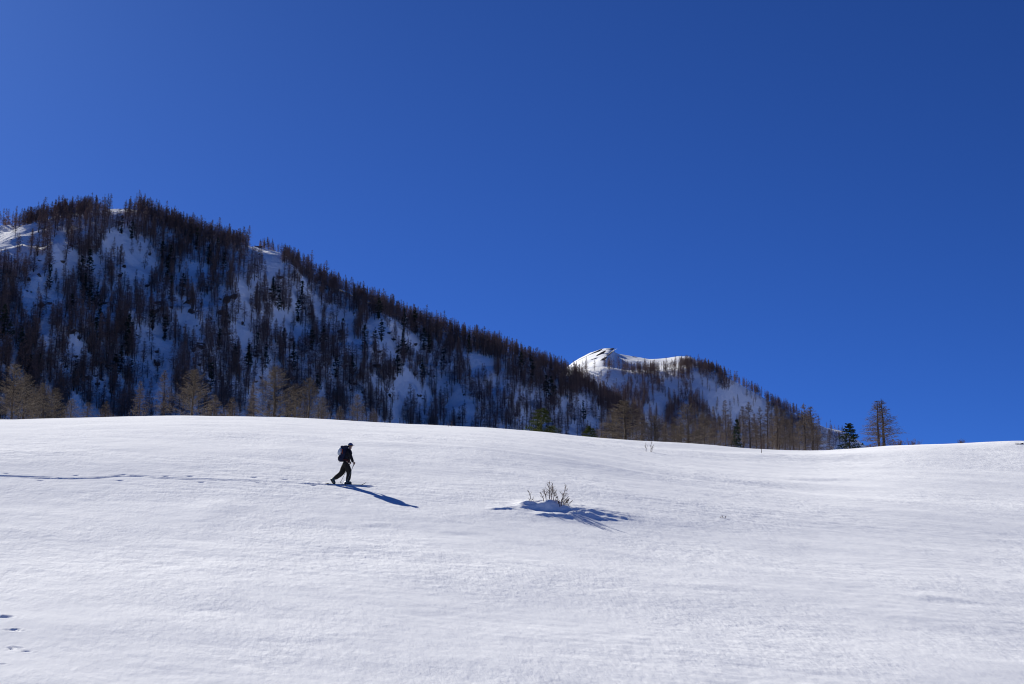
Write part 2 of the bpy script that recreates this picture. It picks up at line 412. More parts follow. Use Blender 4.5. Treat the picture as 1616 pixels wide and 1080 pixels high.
_knobs = [_kn(35, 360, 705, 2.5, 9, 12), _kn(450, 410, 778, 4, 9, 9), _kn(470, 424, 772, 5, 8, 8),
          _kn(300, 490, 660, 7, 10, 9), _kn(85, 455, 650, 6, 9, 9), _kn(225, 450, 680, 6, 12, 9), _kn(600, 520, 730, 6, 10, 10), _kn(315, 540, 630, 6, 7, 7),
          _kn(620, 480, 790, 6, 10, 12), _kn(160, 430, 690, 5, 8, 8), _kn(360, 470, 700, 6, 9, 9)]

_r2 = np.array([P(700, 640, 1150), P(860, 600, 1160), P(925, 576, 1170), P(950, 573, 1180), P(985, 580, 1190), P(1040, 580, 1205), P(1085, 571, 1220), P(1130, 584, 1235),
                P(1180, 607, 1250), P(1230, 635, 1265), P(1270, 656, 1280), P(1300, 671, 1290), P(1330, 676, 1298), P(1350, 692, 1302), P(1400, 720, 1310), P(1600, 790, 1330)])
r2z = smooth_interp(_r2[:, 0], _r2[:, 2], 5.0, -200, 700); r2y = smooth_interp(_r2[:, 0], _r2[:, 1], 25.0, -200, 700)
def hill_h(x, y):
    yr = r2y(x) + 14 * noise(x / 55 + 12, y * 0 + 2.5); d = yr - y
    gul = noise((x + 14 * noise(x / 60 + 4, y / 120) + 0.5 * d) / 46 + 1.4, y / 190 + 9)
    z = r2z(x) - 0.68 * softplus(d - 8, 10.0) - 0.45 * softplus(-d - 10, 8.0)
    amp = sst(0, 110, d)
    z = z + amp * (13 * gul + 3.5 * noise(x / 20 + 1, y / 30) + 1.0 * noise(x / 8, y / 9 + 3)) + 0.6 * noise(x / 12, y / 12)
    return z

_r3 = np.array([P(600, 720, 2300), P(800, 640, 2300), P(880, 592, 2300), P(907, 570, 2300), P(930, 557, 2300), P(954, 550, 2300), P(966, 550, 2300), P(972, 558, 2300), P(1000, 563, 2300), P(1025, 567, 2300), P(1050, 565, 2300),
                P(1070, 562, 2300), P(1090, 562, 2300), P(1115, 580, 2300), P(1200, 660, 2300), P(1400, 780, 2300)])
r3z = smooth_interp(_r3[:, 0], _r3[:, 2], 1.6, -400, 800)
def peak_h(x, y):
    d = 2300 + 10 * noise(x / 40, y * 0 + 4.5) - y
    z = r3z(x + 0.12 * d) - 0.33 * softplus(d - 1, 1.8) - 0.6 * softplus(-d - 1, 1.8)
    return z + sst(0, 60, d) * (7 * noise(x / 60, y / 90) + 2.5 * noise(x / 18, y / 25)) + 0.5 * noise(x / 9, y / 9)

def heightmap(name, fn, x0, x1, nx, y0, y1, ny, m, label):
    xs = np.linspace(x0, x1, nx); ys_ = np.linspace(y0, y1, ny)
    X, Y = np.meshgrid(xs, ys_)
    o = link(name, mesh_np(name, np.stack([X, Y, fn(X, Y)], -1).reshape(-1, 3), grid_faces(ny, nx), m, True))
    return tag(o, label, kind="structure")
heightmap("mountain_slope", mtn_h, -620, 420, 420, 380, 1040, 270, M_SLOPE, "steep shaded mountainside of snow gullies between bare larches")
heightmap("hill", hill_h, -160, 620, 260, 780, 1480, 180, M_SLOPE, "farther wooded hill sloping down to the right")
heightmap("snow_peak", peak_h, -350, 760, 240, 1900, 2500, 110, M_FAR, "distant sunlit white snow peak behind the hill")

def all_h(x, y): return np.maximum(np.maximum(mtn_h(x, y), hill_h(x, y)), field_base(x, y))
def shoot(px, py, fn=all_h, t0=380.0, t1=1500.0, step=3.0):
    """first hit of the sight lines through photograph points with the terrain"""
    px, py = np.asarray(px, float), np.asarray(py, float)
    u, v = (px - 808) / F, (540 - py) / F
    dx, dy, dz = u, CP - v * SP, SP + v * CP
    ts = np.arange(t0, t1, step)
    out = np.full((len(px), 3), np.nan)
    alive = np.arange(len(px)); prev = None
    for t in ts:
        if len(alive) == 0: break
        x, y, z = dx[alive] * t, dy[alive] * t, dz[alive] * t
        h = fn(x, y); below = z < h
        b = alive[below]
        out[b, 0], out[b, 1], out[b, 2] = x[below] , y[below], h[below]
        alive = alive[~below]
    return out

# ------------------------------------------------------------------ trees: numpy triangle soup
def ribbon_frames(d, roll, r_):
    up = np.zeros_like(d); up[:, 2] = 1
    a = np.cross(d, up); n = np.linalg.norm(a, axis=1, keepdims=True); a = np.where(n > 1e-4, a / np.maximum(n, 1e-4), [1, 0, 0])
    b = np.cross(a, d)
    return a * np.cos(roll)[:, None] + b * np.sin(roll)[:, None]

def trunk_np(H, r0, seed, n=5, seg=5, top=0.02, bend=0.02):
    r_ = np.random.default_rng(seed); v = []; f = []
    off = np.cumsum(r_.normal(0, bend * H / seg, (seg + 1, 2)), 0); off -= off[0]
    for i in range(seg + 1):
        t = i / seg; rr = r0 * (1 - t) ** 0.9 + top
        for k in range(n):
            an = 2 * math.pi * k / n
            v.append((off[i, 0] + rr * math.cos(an), off[i, 1] + rr * math.sin(an), t * H - 0.3 * (i == 0)))
    for i in range(seg):
        for k in range(n):
            k2 = (k + 1) % n; a, b, c, d = i * n + k, i * n + k2, (i + 1) * n + k2, (i + 1) * n + k
            f += [(a, b, c), (a, c, d)]
    zz = np.linspace(0, H, seg + 1)
    axis = lambda z: np.stack([np.interp(z, zz, off[:, 0]), np.interp(z, zz, off[:, 1])], -1)
    return np.array(v), np.array(f), axis

def tri_strips(p0, p1, w0, w1, roll, r_):
    d = p1 - p0; d = d / np.maximum(np.linalg.norm(d, axis=1, keepdims=True), 1e-6)
    s = ribbon_frames(d, roll, r_)
    n = len(p0); v = np.concatenate([p0 - s * w0[:, None], p0 + s * w0[:, None], p1 + s * w1[:, None], p1 - s * w1[:, None]])
    i = np.arange(n)
    return v, np.concatenate([np.stack([i, i + n, i + 2 * n], 1), np.stack([i, i + 2 * n, i + 3 * n], 1)])

def tris(p0, p1, w0, roll, r_):
    d = p1 - p0; d = d / np.maximum(np.linalg.norm(d, axis=1, keepdims=True), 1e-6)
    s = ribbon_frames(d, roll, r_); n = len(p0); i = np.arange(n)
    return np.concatenate([p0 - s * w0[:, None], p0 + s * w0[:, None], p1]), np.stack([i, i + n, i + 2 * n], 1)

def join_np(parts):
    V, Fc, n = [], [], 0
    for v, f in parts: V.append(v); Fc.append(f + n); n += len(v)
    return np.concatenate(V), np.concatenate(Fc)

def larch_np(H, seed, nb=46, nt=6, spread=0.17, start=0.14, tw=0.05, bw=0.035, r0=None, tlen=1.0, round_=0.85, up=0.0):
    """bare larch: trunk, and crown of whorled limbs with hanging twigs"""
    r_ = np.random.default_rng(seed)
    tv, tf, axis = trunk_np(H, r0 or H * 0.013, seed + 1)
    t = start + (0.985 - start) * r_.random(nb) ** 0.85; t.sort()
    z = t * H; L = spread * H * (1.04 - t) ** round_ * r_.uniform(0.55, 1.20, nb) * (0.92 + 0.22 * np.sin(3 * np.arange(nb) * 2.39996 + seed) * r_.random(nb)) * (0.55 + 0.45 * sst(start - 0.02, start + 0.22, t)) + 0.06
    az = np.arange(nb) * 2.39996 + r_.normal(0, 0.5, nb)
    dirh = np.stack([np.cos(az), np.sin(az)], -1)
    ax = axis(z); p0 = np.concatenate([ax, z[:, None]], 1)
    droop = r_.uniform(-0.30, 0.10, nb) + 0.5 * t ** 3 + up
    p1 = p0.copy(); p1[:, :2] += dirh * (L * 0.55)[:, None]; p1[:, 2] += L * 0.55 * droop
    p2 = p1.copy(); p2[:, :2] += dirh * (L * 0.45)[:, None]; p2[:, 2] += L * 0.45 * (droop + r_.uniform(0.1, 0.55, nb))
    parts = []
    roll = r_.uniform(0, math.pi, nb)
    parts.append(tri_strips(p0, p1, np.full(nb, bw), np.full(nb, bw * 0.7), roll, r_))
    parts.append(tri_strips(p1, p2, np.full(nb, bw * 0.7), np.full(nb, bw * 0.25), roll, r_))
    # twigs
    k = nb * nt; bi = np.repeat(np.arange(nb), nt); s = r_.uniform(0.22, 1.0, k)
    q = np.where((s < 0.55)[:, None], p0[bi] + (p1 - p0)[bi] * (s / 0.55)[:, None], p1[bi] + (p2 - p1)[bi] * ((s - 0.55) / 0.45)[:, None])
    dd = np.concatenate([dirh[bi] * r_.uniform(0.2, 1.0, k)[:, None], np.zeros((k, 1))], 1)
    sd = np.stack([-dirh[bi, 1], dirh[bi, 0], np.zeros(k)], 1) * r_.normal(0, 0.8, k)[:, None]
    dd = dd + sd; dd[:, 2] += r_.normal(-0.25 + up, 0.55, k)
    dd /= np.linalg.norm(dd, axis=1, keepdims=True)
    tl = r_.uniform(0.35, 1.0, k) * (0.08 + 0.46 * L[bi]) * tlen
    parts.append(tris(q, q + dd * tl[:, None], np.full(k, tw) * r_.uniform(0.6, 1.3, k), r_.uniform(0, math.pi, k), r_))
    cv, cf = join_np(parts)
    return (tv, tf), (cv, cf)

def pine_np(H, seed, nb=40, nt=16, spread=0.19, start=0.08, size=0.30, shape='pine'):
    """evergreen: limbs carrying tufts of needles"""
    r_ = np.random.default_rng(seed)
    tv, tf, axis = trunk_np(H * 0.97, H * 0.016, seed + 1)
    t = np.sort(start + (0.99 - start) * r_.random(nb))
    if shape == 'pine': prof = (1.02 - t) ** 0.55 * (0.62 + 0.38 * np.sin(t * 9 + seed)) * (0.5 + 0.5 * sst(start, start + 0.25, t))
    elif shape == 'bush': prof = (1.03 - t) ** 0.62 * (0.75 + 0.25 * sst(0.0, 0.2, t))
    else: prof = (1.03 - t) ** 0.9
    L = spread * H * prof * r_.uniform(0.7, 1.2, nb) + 0.12
    az = np.arange(nb) * 2.39996 + r_.normal(0, 0.4, nb); dirh = np.stack([np.cos(az), np.sin(az)], -1)
    z = t * H; ax = axis(z); p0 = np.concatenate([ax, z[:, None]], 1)
    droop = (r_.uniform(-0.1, 0.35, nb) if shape != 'spruce' else r_.uniform(-0.45, -0.15, nb) + 0.9 * t ** 3)
    p1 = p0.copy(); p1[:, :2] += dirh * L[:, None]; p1[:, 2] += L * droop
    parts = [tri_strips(p0, p1, np.full(nb, 0.04), np.full(nb, 0.015), r_.uniform(0, 3, nb), r_)]
    k = nb * nt; bi = np.repeat(np.arange(nb), nt); s = r_.uniform(0.1, 1.0, k) ** 0.7
    q = p0[bi] + (p1 - p0)[bi] * s[:, None] + r_.normal(0, 0.10 * (0.4 + L[bi, None] * 0.5), (k, 3))
    dd = r_.normal(0, 0.6, (k, 3)); dd[:, :2] += dirh[bi] * 0.8; dd[:, 2] += (-0.1 if shape == 'spruce' else 0.35)
    dd /= np.linalg.norm(dd, axis=1, keepdims=True)
    tl = r_.uniform(0.6, 1.3, k) * size * (0.7 + 0.3 * H / 10)
    parts.append(tris(q - dd * tl[:, None] * 0.4, q + dd * tl[:, None] * 0.6, tl * 0.30, r_.uniform(0, math.pi, k), r_))
    cv, cf = join_np(parts)
    return (tv, tf), (cv, cf)

def tree_obj(name, tmesh, cmesh, loc, rz, s, label, cat, group=None, sxy=1.0, tilt=(0, 0)):
    o = empty(name, loc, rz); o.rotation_euler = (tilt[0], tilt[1], rz); o.scale = (s * sxy, s * sxy, s)
    tag(o, label, cat, group)
    link("trunk", tmesh, o); link("crown", cmesh, o)
    return o

def variants(n, fn, tm, cm, nm):
    out = []
    for i in range(n):
        (tv, tf), (cv, cf) = fn(i)
        out.append((mesh_np(nm + "_trunk", tv, tf, tm), mesh_np(nm + "_crown", cv, cf, cm), (tv, tf, cv, cf)))
    return out

H0 = 10.0
V_LARCH = variants(10, lambda i: larch_np(H0, 100 + i * 7, nb=90, nt=13, spread=0.21 + 0.025 * (i % 4), start=0.10 + 0.07 * (i % 3), tw=0.033, bw=0.026, round_=0.85), M_LBARK, M_LTWIG, "larch")
V_TAN = variants(6, lambda i: larch_np(H0, 500 + i * 7, nb=210, nt=20, spread=0.27 + 0.02 * (i % 3), start=0.04 + 0.02 * (i % 3), tw=0.017, bw=0.018, tlen=0.9, round_=0.74, up=0.45), M_TBARK, M_TTWIG, "tan_larch")
V_CREST = variants(6, lambda i: larch_np(H0, 700 + i * 7, nb=170, nt=18, spread=0.24 + 0.025 * (i % 3), start=0.07 + 0.05 * (i % 3), tw=0.018, bw=0.020, round_=1.0), M_LBARK, M_CTWIG, "crest_larch")
V_PINE = variants(7, lambda i: pine_np(H0, 900 + i * 7, nb=56, nt=24, spread=0.21 + 0.025 * (i % 3), size=0.36), M_PBARK, M_PINE, "pine")
V_YPINE = variants(2, lambda i: pine_np(H0, 1100 + i * 7, nb=110, nt=44, spread=0.46, start=0.03, size=0.40, shape='bush'), M_PBARK, M_YPINE, "young_pine")
V_SPRUCE = variants(2, lambda i: pine_np(H0, 1200 + i * 7, nb=120, nt=26, spread=0.34, start=0.04, size=0.34, shape='spruce'), M_PBARK, M_SPRUCE, "spruce")

# ---- trees just behind the crest: photograph column, top row, crown width (px), kind, distance, label
def ground_under(px, depth):
    dx, dy, dz = ray(px, 690.0)
    x = dx / dy * depth
    return x, depth, float(field_h(np.array([x]), np.array([depth]))[0])

def crest_tree(px, top, width, kind, depth, label, name, cat, group=None, k=0, tilt=(0, 0)):
    x, y, z = ground_under(px, depth)
    dx, dy, dz = ray(px, top); H = dz / dy * depth - z
    V = {'tan': V_TAN, 'crest': V_CREST, 'pine': V_PINE, 'ypine': V_YPINE, 'spruce': V_SPRUCE, 'dark': V_LARCH}[kind]
    v = V[k % len(V)]; cv = v[2][2]
    w0 = np.percentile(np.abs(cv[:, 0]), 98) * 2
    s = H / H0; sxy = (1.18 * width / F * depth) / (w0 * s)
    return tree_obj(name, v[0], v[1], (x, y, z - 0.1), random.uniform(0, 6.28), s, label, cat, group, sxy, tilt)

TL = "larch_tree"; TC = "larch"
CREST = [
 (16, 574, 44, 'tan', 255, "tan bare larch at the far left edge, first behind the snow crest"),
 (34, 590, 36, 'tan', 275, "tan bare larch second from the left edge, touching the leftmost one"),
 (66, 604, 34, 'tan', 262, "brown bare larch standing low behind the crest right of the two leftmost tan larches"),
 (86, 612, 30, 'tan', 280, "short rusty bare larch, last of the tan group at the left edge"),
 (218, 600, 22, 'crest', 300, "small dark bare larch alone before a snow gully, left of the crooked larch"),
 (256, 583, 26, 'crest', 300, "crooked dark larch with long right branch beside the snow gully"),
 (301, 583, 48, 'tan', 270, "wide tan larch right of the crooked larch, pale against dark slope"),
 (398, 600, 20, 'crest', 290, "thin dark larch left of the broadest tan larches"),
 (432, 580, 58, 'tan', 262, "broadest tan larch on the left half of the crest"),
 (463, 606, 34, 'tan', 280, "tan larch squeezed between two taller tan larches above the skier"),
 (486, 597, 36, 'tan', 268, "tan pointed larch, tallest right of the broadest one above the skier"),
 (506, 626, 24, 'tan', 285, "short tan larch at the right end of the group above the skier"),
 (563, 622, 24, 'tan', 280, "isolated tan larch rising directly above and right of the skier"),
 (986, 632, 62, 'tan', 250, "very broad tan larch with rounded top right of the young green pine"),
 (966, 650, 34, 'tan', 262, "lower tan larch on the left flank of the very broad one"),
 (1012, 652, 30, 'crest', 280, "dark larch on the right flank of the very broad tan larch"),
 (1034, 656, 48, 'tan', 245, "low tan larch with spreading lower branches between two broad ones"),
 (1086, 638, 52, 'tan', 250, "broad tan larch halfway along the crest between the two evergreens"),
 (1064, 668, 30, 'tan', 262, "short tan larch at the left foot of the midway broad larch"),
 (1112, 650, 26, 'tan', 270, "brown larch just right of the midway broad tan larch"),
 (1127, 640, 16, 'crest', 285, "narrow spire-like larch left of the dark evergreen"),
 (1145, 630, 22, 'crest', 262, "tall thin larch with straight trunk immediately left of the dark evergreen"),
 (1172, 640, 26, 'crest', 275, "bare larch directly behind the dark evergreen"),
 (1184, 633, 28, 'crest', 258, "straight dark-trunked larch just right of the dark evergreen"),
 (1200, 640, 28, 'crest', 275, "first larch of the dense grey clump right of the dark evergreen"),
 (1211, 634, 26, 'crest', 285, "second larch of the dense grey clump, partly hidden"),
 (1226, 638, 28, 'crest', 262, "larch with paired black trunk in the middle of the grey clump"),
 (1229, 642, 24, 'crest', 264, "leaning twin beside the black trunk in the grey clump"),
 (1239, 646, 24, 'crest', 280, "slender larch on the right side of the grey clump"),
 (1252, 654, 22, 'crest', 270, "small larch at the right end of the grey clump"),
 (1271, 635, 34, 'crest', 255, "tall larch with thick dark trunk, left of two before bluish snow"),
 (1280, 640, 38, 'crest', 262, "tall larch right twin of two standing before bluish snow"),
 (1309, 676, 12, 'crest', 280, "tiny thin larch just left of the dark spruce"),
 (1098, 664, 24, 'crest', 290, "grey larch between the midway broad larch and the brown one"),
 (1120, 662, 20, 'crest', 295, "low grey larch filling the gap before the narrow spire-like larch"),
 (1136, 655, 18, 'crest', 300, "low grey larch between the narrow spire and the tall thin larch"),
 (1154, 650, 18, 'crest', 300, "grey larch touching the dark evergreen's left side"),
 (1192, 652, 22, 'crest', 305, "low larch wedged between the straight dark trunk and the grey clump"),
 (1218, 650, 24, 'crest', 300, "low larch hidden inside the grey clump's middle"),
 (1246, 660, 22, 'crest', 300, "low larch near the right end of the grey clump"),
 (1261, 664, 20, 'crest', 300, "small larch in the gap left of the two before bluish snow"),
 (1290, 672, 22, 'crest', 300, "short larch right of the two before bluish snow"),
 (1050, 664, 26, 'crest', 300, "grey larch behind the low spreading tan larch"),
 (1076, 660, 24, 'crest', 300, "grey larch behind the midway broad tan larch"),
 (948, 668, 20, 'crest', 290, "small grey larch left of the very broad tan larch"),
 (48, 612, 26, 'tan', 300, "low tan larch between the left pair and the brown larch"),
 (110, 630, 24, 'tan', 300, "low brown larch right of the short rusty one"),
 (135, 634, 22, 'crest', 310, "low dark larch in the wide gap right of the rusty group"),
 (165, 632, 24, 'crest', 310, "low dark larch in the middle of the wide left gap"),
 (335, 622, 26, 'crest', 300, "dark larch right of the wide tan larch"),
 (365, 626, 24, 'crest', 305, "low dark larch midway between wide and broadest tan larches"),
 (535, 640, 20, 'crest', 300, "low dark larch left of the isolated tan larch"),
 (590, 645, 20, 'crest', 300, "low dark larch right of the isolated tan larch"),
 (1386, 632, 42, 'crest', 240, "left trunk of the larch pair standing against blue sky"),
 (1393, 628, 50, 'crest', 244, "right, taller trunk of the larch pair standing against blue sky"),
]
for i, (px, top, w, kd, dep, lab) in enumerate(CREST):
    crest_tree(px, top, w, kd, dep, lab, TL, TC, "larches just behind the snow crest", k=i)
crest_tree(855, 644, 42, 'ypine', 240, "bushy yellow-green young pine on the crest right of the mountain foot", "pine_tree", "pine", "evergreens behind the snow crest", 0)
crest_tree(930, 672, 24, 'ypine', 245, "low dark green pine top between young pine and broad tan larch", "pine_tree", "pine", "evergreens behind the snow crest", 1)
crest_tree(1163, 660, 20, 'spruce', 250, "narrow dark green evergreen standing among grey larches", "spruce_tree", "spruce", "evergreens behind the snow crest", 1)
crest_tree(1340, 667, 40, 'spruce', 235, "dense dark conical spruce near the right end of trees", "spruce_tree", "spruce", "evergreens behind the snow crest", 0)

# ---- dark evergreens on the mountainside: photograph base point and height in pixels
PINES = [(191, 374, 28), (207, 379, 34), (128, 450, 46), (140, 446, 52), (133, 478, 48), (141, 492, 46), (78, 456, 40), (3, 545, 60), (14, 560, 54), (31, 575, 56), (61, 607, 42), (152, 490, 44), (157, 520, 46), (150, 545, 44),
         (202, 548, 48), (200, 572, 46), (181, 612, 50), (190, 590, 40), (268, 430, 44), (262, 458, 40), (270, 476, 42), (256, 418, 36), (260, 540, 42), (370, 585, 40), (392, 585, 42), (356, 530, 44), (332, 622, 46), (310, 400, 38), (343, 410, 36), (300, 388, 32), (328, 425, 36), (352, 440, 38),
         (430, 478, 40), (440, 492, 40), (476, 490, 40), (470, 515, 38), (492, 555, 40), (509, 560, 42), (391, 592, 44), (462, 594, 48), (418, 588, 40), (405, 560, 36), (575, 556, 38), (591, 558, 40), (602, 542, 38), (638, 526, 40), (636, 568, 48), (627, 604, 48), (655, 530, 38), (669, 556, 38), (677, 562, 34), (597, 505, 36), (666, 605, 38),
         (556, 598, 38), (500, 625, 34), (540, 540, 34), (823, 600, 44), (839, 607, 46), (869, 642, 46), (862, 628, 36), (921, 668, 34), (700, 590, 34), (740, 560, 30), (288, 470, 38), (240, 520, 36), (205, 610, 34), (112, 505, 40), (45, 610, 44), (118, 612, 40), (345, 560, 36), (448, 555, 34), (530, 600, 36)]
pp = np.array(PINES, float); hp = shoot(pp[:, 0], pp[:, 1], mtn_h)
def zone(px, py):
    top = np.interp(px, [0, 210, 400, 560, 800, 1000], [345, 328, 386, 458, 552, 655]); bot = np.interp(px, [0, 600, 1000], [660, 668, 700])
    f = (py - top) / max(1, bot - top)
    v = "high" if f < 0.33 else ("midway" if f < 0.68 else "low")
    h = "at the far left" if px < 120 else "below the summit" if px < 290 else "left of the sunlit knob" if px < 400 else "below the sunlit knob" if px < 520 else "right of the sunlit knob" if px < 720 else "near its right end"
    return v, h
cnt = {}
for i, (p, h) in enumerate(zip(PINES, hp)):
    if not np.isfinite(h[0]): continue
    cnt.setdefault(zone(p[0], p[1]), []).append((p[2], i, h, p))
ORD = ["tallest", "second tallest", "third tallest", "fourth tallest", "fifth tallest", "sixth tallest", "seventh tallest", "eighth tallest", "ninth tallest", "tenth tallest", "eleventh tallest", "twelfth tallest", "thirteenth tallest", "fourteenth tallest", "fifteenth tallest"]
for (v, h), lst in cnt.items():
    lst.sort(key=lambda e: -e[0] * e[2][1])
    for r, (_, i, hit, p) in enumerate(lst):
        Ht = p[2] * 1.0 / F * hit[1]
        a = V_PINE[i % 7]; lead = ORD[min(r, 14)] + " dark pine" if len(lst) > 1 else "only dark pine"
        tree_obj("pine_tree", a[0], a[1], (hit[0], hit[1], hit[2] - 0.4), random.uniform(0, 6.28), Ht / H0 * 1.05,
                 f"{lead} {v} on the shaded mountainside, {h}", "pine", f"dark pines {v} on the mountainside {h}", random.uniform(0.85, 1.25))

# ---- bare larches: sample the slope, leave the snow gullies open
OPEN = [(22, 368, 52, 26, 0), (14, 392, 40, 24, 0), (205, 408, 17, 44, -0.5), (222, 440, 22, 12, 0), (60, 485, 26, 34, -0.5), (295, 512, 16, 42, -0.6), (245, 555, 18, 38, -0.65), (240, 612, 24, 44, -0.45), (382, 538, 14, 20, 0), (98, 420, 22, 30, -0.4),
        (185, 333, 34, 8, 0), (435, 408, 42, 24, 0.4), (535, 492, 14, 42, -0.5), (452, 518, 18, 24, -0.4), (492, 466, 13, 30, -0.4), (600, 530, 16, 22, -0.4), (628, 515, 9, 16, -0.3), (660, 545, 13, 18, -0.5),
        (656, 626, 15, 38, -0.75), (722, 640, 17, 48, -0.65), (755, 576, 15, 34, -0.6), (768, 585, 9, 18, -0.3), (835, 557, 11, 42, -0.95), (924, 642, 12, 16, -0.6), (964, 640, 9, 10, -0.4), (150, 440, 10, 26, 0),
        (350, 460, 8, 16, 0), (380, 470, 12, 20, -0.4), (420, 610, 12, 22, 0), (120, 560, 14, 20, 0), (75, 550, 14, 22, 0), (300, 440, 12, 22, -0.4), (60, 440, 10, 20, 0), (560, 560, 10, 20, -0.3), (170, 400, 8, 22, 0),
        # on the farther hill
        (945, 590, 24, 14, 0.6), (965, 606, 20, 22, -0.5), (1120, 622, 40, 16, 0.6), (1150, 640, 30, 22, 0.5), (1058, 605, 10, 24, -0.7), (1042, 640, 12, 20, -0.5), (1180, 612, 40, 6, 0.52), (1180, 660, 40, 24, 0.4), (1000, 600, 10, 16, -0.5), (1310, 682, 24, 12, 0)]
def open_w(px, py):
    w = np.ones_like(px)
    for cx, cy, rx, ry, a in OPEN:
        dx, dy = px - cx, py - cy; u = dx * math.cos(a) + dy * math.sin(a); v = -dx * math.sin(a) + dy * math.cos(a)
        w = np.minimum(w, 0.055 + 0.945 * sst(0.85, 1.25, np.sqrt((u / rx) ** 2 + (v / ry) ** 2) + 0.38 * noise(px / 9, py / 9) + 0.2 * noise(px / 4, py / 5)))
    return w
N = 15500
px = np.concatenate([rng.uniform(-120, 1340, N), rng.uniform(905, 1330, 2600)]); py = np.concatenate([rng.uniform(325, 712, N), rng.uniform(565, 705, 2600)])
extra = np.arange(len(px)) >= N
topm = np.interp(px, [-120, 0, 45, 90, 210, 300, 400, 480, 560, 720, 800, 880, 1000, 1060, 1100], [346, 346, 352, 338, 330, 362, 387, 417, 459, 520, 547, 579, 646, 688, 720])
toph = np.interp(px, [900, 950, 985, 1040, 1085, 1130, 1180, 1230, 1270, 1300, 1340], [580, 574, 581, 581, 572, 585, 608, 636, 657, 672, 690])
onm = py > topm + 2; onh = (~onm) & (px > 905) & (py > toph + 2)
w = np.minimum(open_w(px, py), 0.30 + 0.70 * open_w(px, py - 13))
clump = sst(-0.30, 0.28, noise(px / 34 + 3, py / 44) + 0.5 * noise(px / 13, py / 17))
dens = w * (0.30 + 0.70 * clump)
band = onm & (py - topm < 44) & (px > 205) & (w > 0.5)
dens = np.where(band, np.maximum(dens, 0.97 * w), dens)
dens = np.where(onm & (py - topm < 36) & (px > 60) & (px < 175), np.maximum(dens, 0.95), dens)
dens = np.where(onm & (px > 640), np.minimum(dens * 1.35, w), dens)
dens = np.where(onh, np.minimum(w, dens * 1.15), dens)
keep = ((onm & ~extra) | onh) & (rng.random(len(px)) < dens)
px, py, onm = px[keep], py[keep], onm[keep]
hits = shoot(px, py)
ok = np.isfinite(hits[:, 0]) & (hits[:, 1] > 430)
hits, px, py, onm = hits[ok], px[ok], py[ok], onm[ok]
Hh = np.where(hits[:, 1] < 1000, rng.triangular(3.0, 10.5, 15.0, len(hits)), rng.uniform(7.0, 12.5, len(hits)))
# a dense stand all along the skyline ridge
def ridge_trees(fz, fy, fn, xa, xb, n, y0, y1, hmin, hmax):
    x = rng.uniform(xa, xb, n); y = fy(x) + rng.uniform(y0, y1, n)
    return np.stack([x, y, fn(x, y)], -1), rng.uniform(hmin, hmax, n)
RT = []
RT.append(ridge_trees(r1z, r1y, mtn_h, P(222, 340, 764)[0], P(388, 380, 790)[0], 320, -30, 12, 7, 11.5))
RT.append(ridge_trees(r1z, r1y, mtn_h, P(400, 390, 793)[0], P(462, 400, 800)[0], 60, 3, 16, 5, 8))
RT.append(ridge_trees(r1z, r1y, mtn_h, P(458, 395, 800)[0], P(1010, 660, 897)[0], 1300, -34, 12, 6.5, 11.0))
RT.append(ridge_trees(r1z, r1y, mtn_h, P(52, 350, 735)[0], P(160, 331, 756)[0], 220, -34, 8, 7, 11.0))
RT.append(ridge_trees(r1z, r1y, mtn_h, P(160, 331, 756)[0], P(222, 333, 764)[0], 16, 6, 14, 5, 8))
RT.append(ridge_trees(r1z, r1y, mtn_h, P(-60, 345, 725)[0], P(26, 346, 733)[0], 26, 6, 24, 10, 15))
RT.append(ridge_trees(r2z, r2y, hill_h, P(1075, 571, 1218)[0], P(1135, 586, 1236)[0], 130, -26, 8, 7, 10))
RT.append(ridge_trees(r2z, r2y, hill_h, P(1135, 586, 1236)[0], P(1265, 653, 1278)[0], 90, -4, 10, 6, 11))
RT.append(ridge_trees(r2z, r2y, hill_h, P(1265, 653, 1278)[0], P(1330, 676, 1298)[0], 10, 2, 10, 5, 9))
RT.append(ridge_trees(r2z, r2y, hill_h, P(985, 580, 1190)[0], P(1080, 572, 1219)[0], 150, -46, 2, 6, 9))
base = np.concatenate([hits] + [r[0] for r in RT]); Hh = np.concatenate([Hh] + [r[1] for r in RT])
src = np.concatenate([np.where(hits[:, 1] < 1000, 0, 1), *[np.full(len(r[0]), 2 if k < 6 else 3) for k, r in enumerate(RT)]])
def project(p):
    d = p[:, 1] * CP + p[:, 2] * SP
    return 808 + F * p[:, 0] / d, 540 - F * (p[:, 2] * CP - p[:, 1] * SP) / d
bx_, by_ = project(base)
size = Hh / base[:, 1]
vis = (bx_ > -5) & (bx_ < 1621) & (by_ < np.interp(bx_, [p[0] for p in _crest], [p[1] for p in _crest]) + 4) & (src < 2)
order = np.argsort(np.where(vis, -size, 1)); n_ind = 300 - len(CREST)
ind = set(order[:n_ind].tolist())
COLS = [(24, "above the leftmost tan larch"), (48, "above the second tan larch"), (78, "above the low brown larch"), (110, "above the short rusty larch"), (160, "right of the rusty larch group"), (235, "above the small lone dark larch"), (278, "above the crooked larch"), (335, "above the wide tan larch"),
        (390, "left of the thin dark larch"), (450, "above the broadest tan larch"), (520, "above the tan group over the skier"), (590, "above the isolated tan larch"), (680, "left of the foot gully"), (780, "above the foot gully"),
        (850, "left of the young green pine"), (940, "above the young green pine"), (1060, "above the very broad tan larch"), (2000, "above the grey larch clump")]
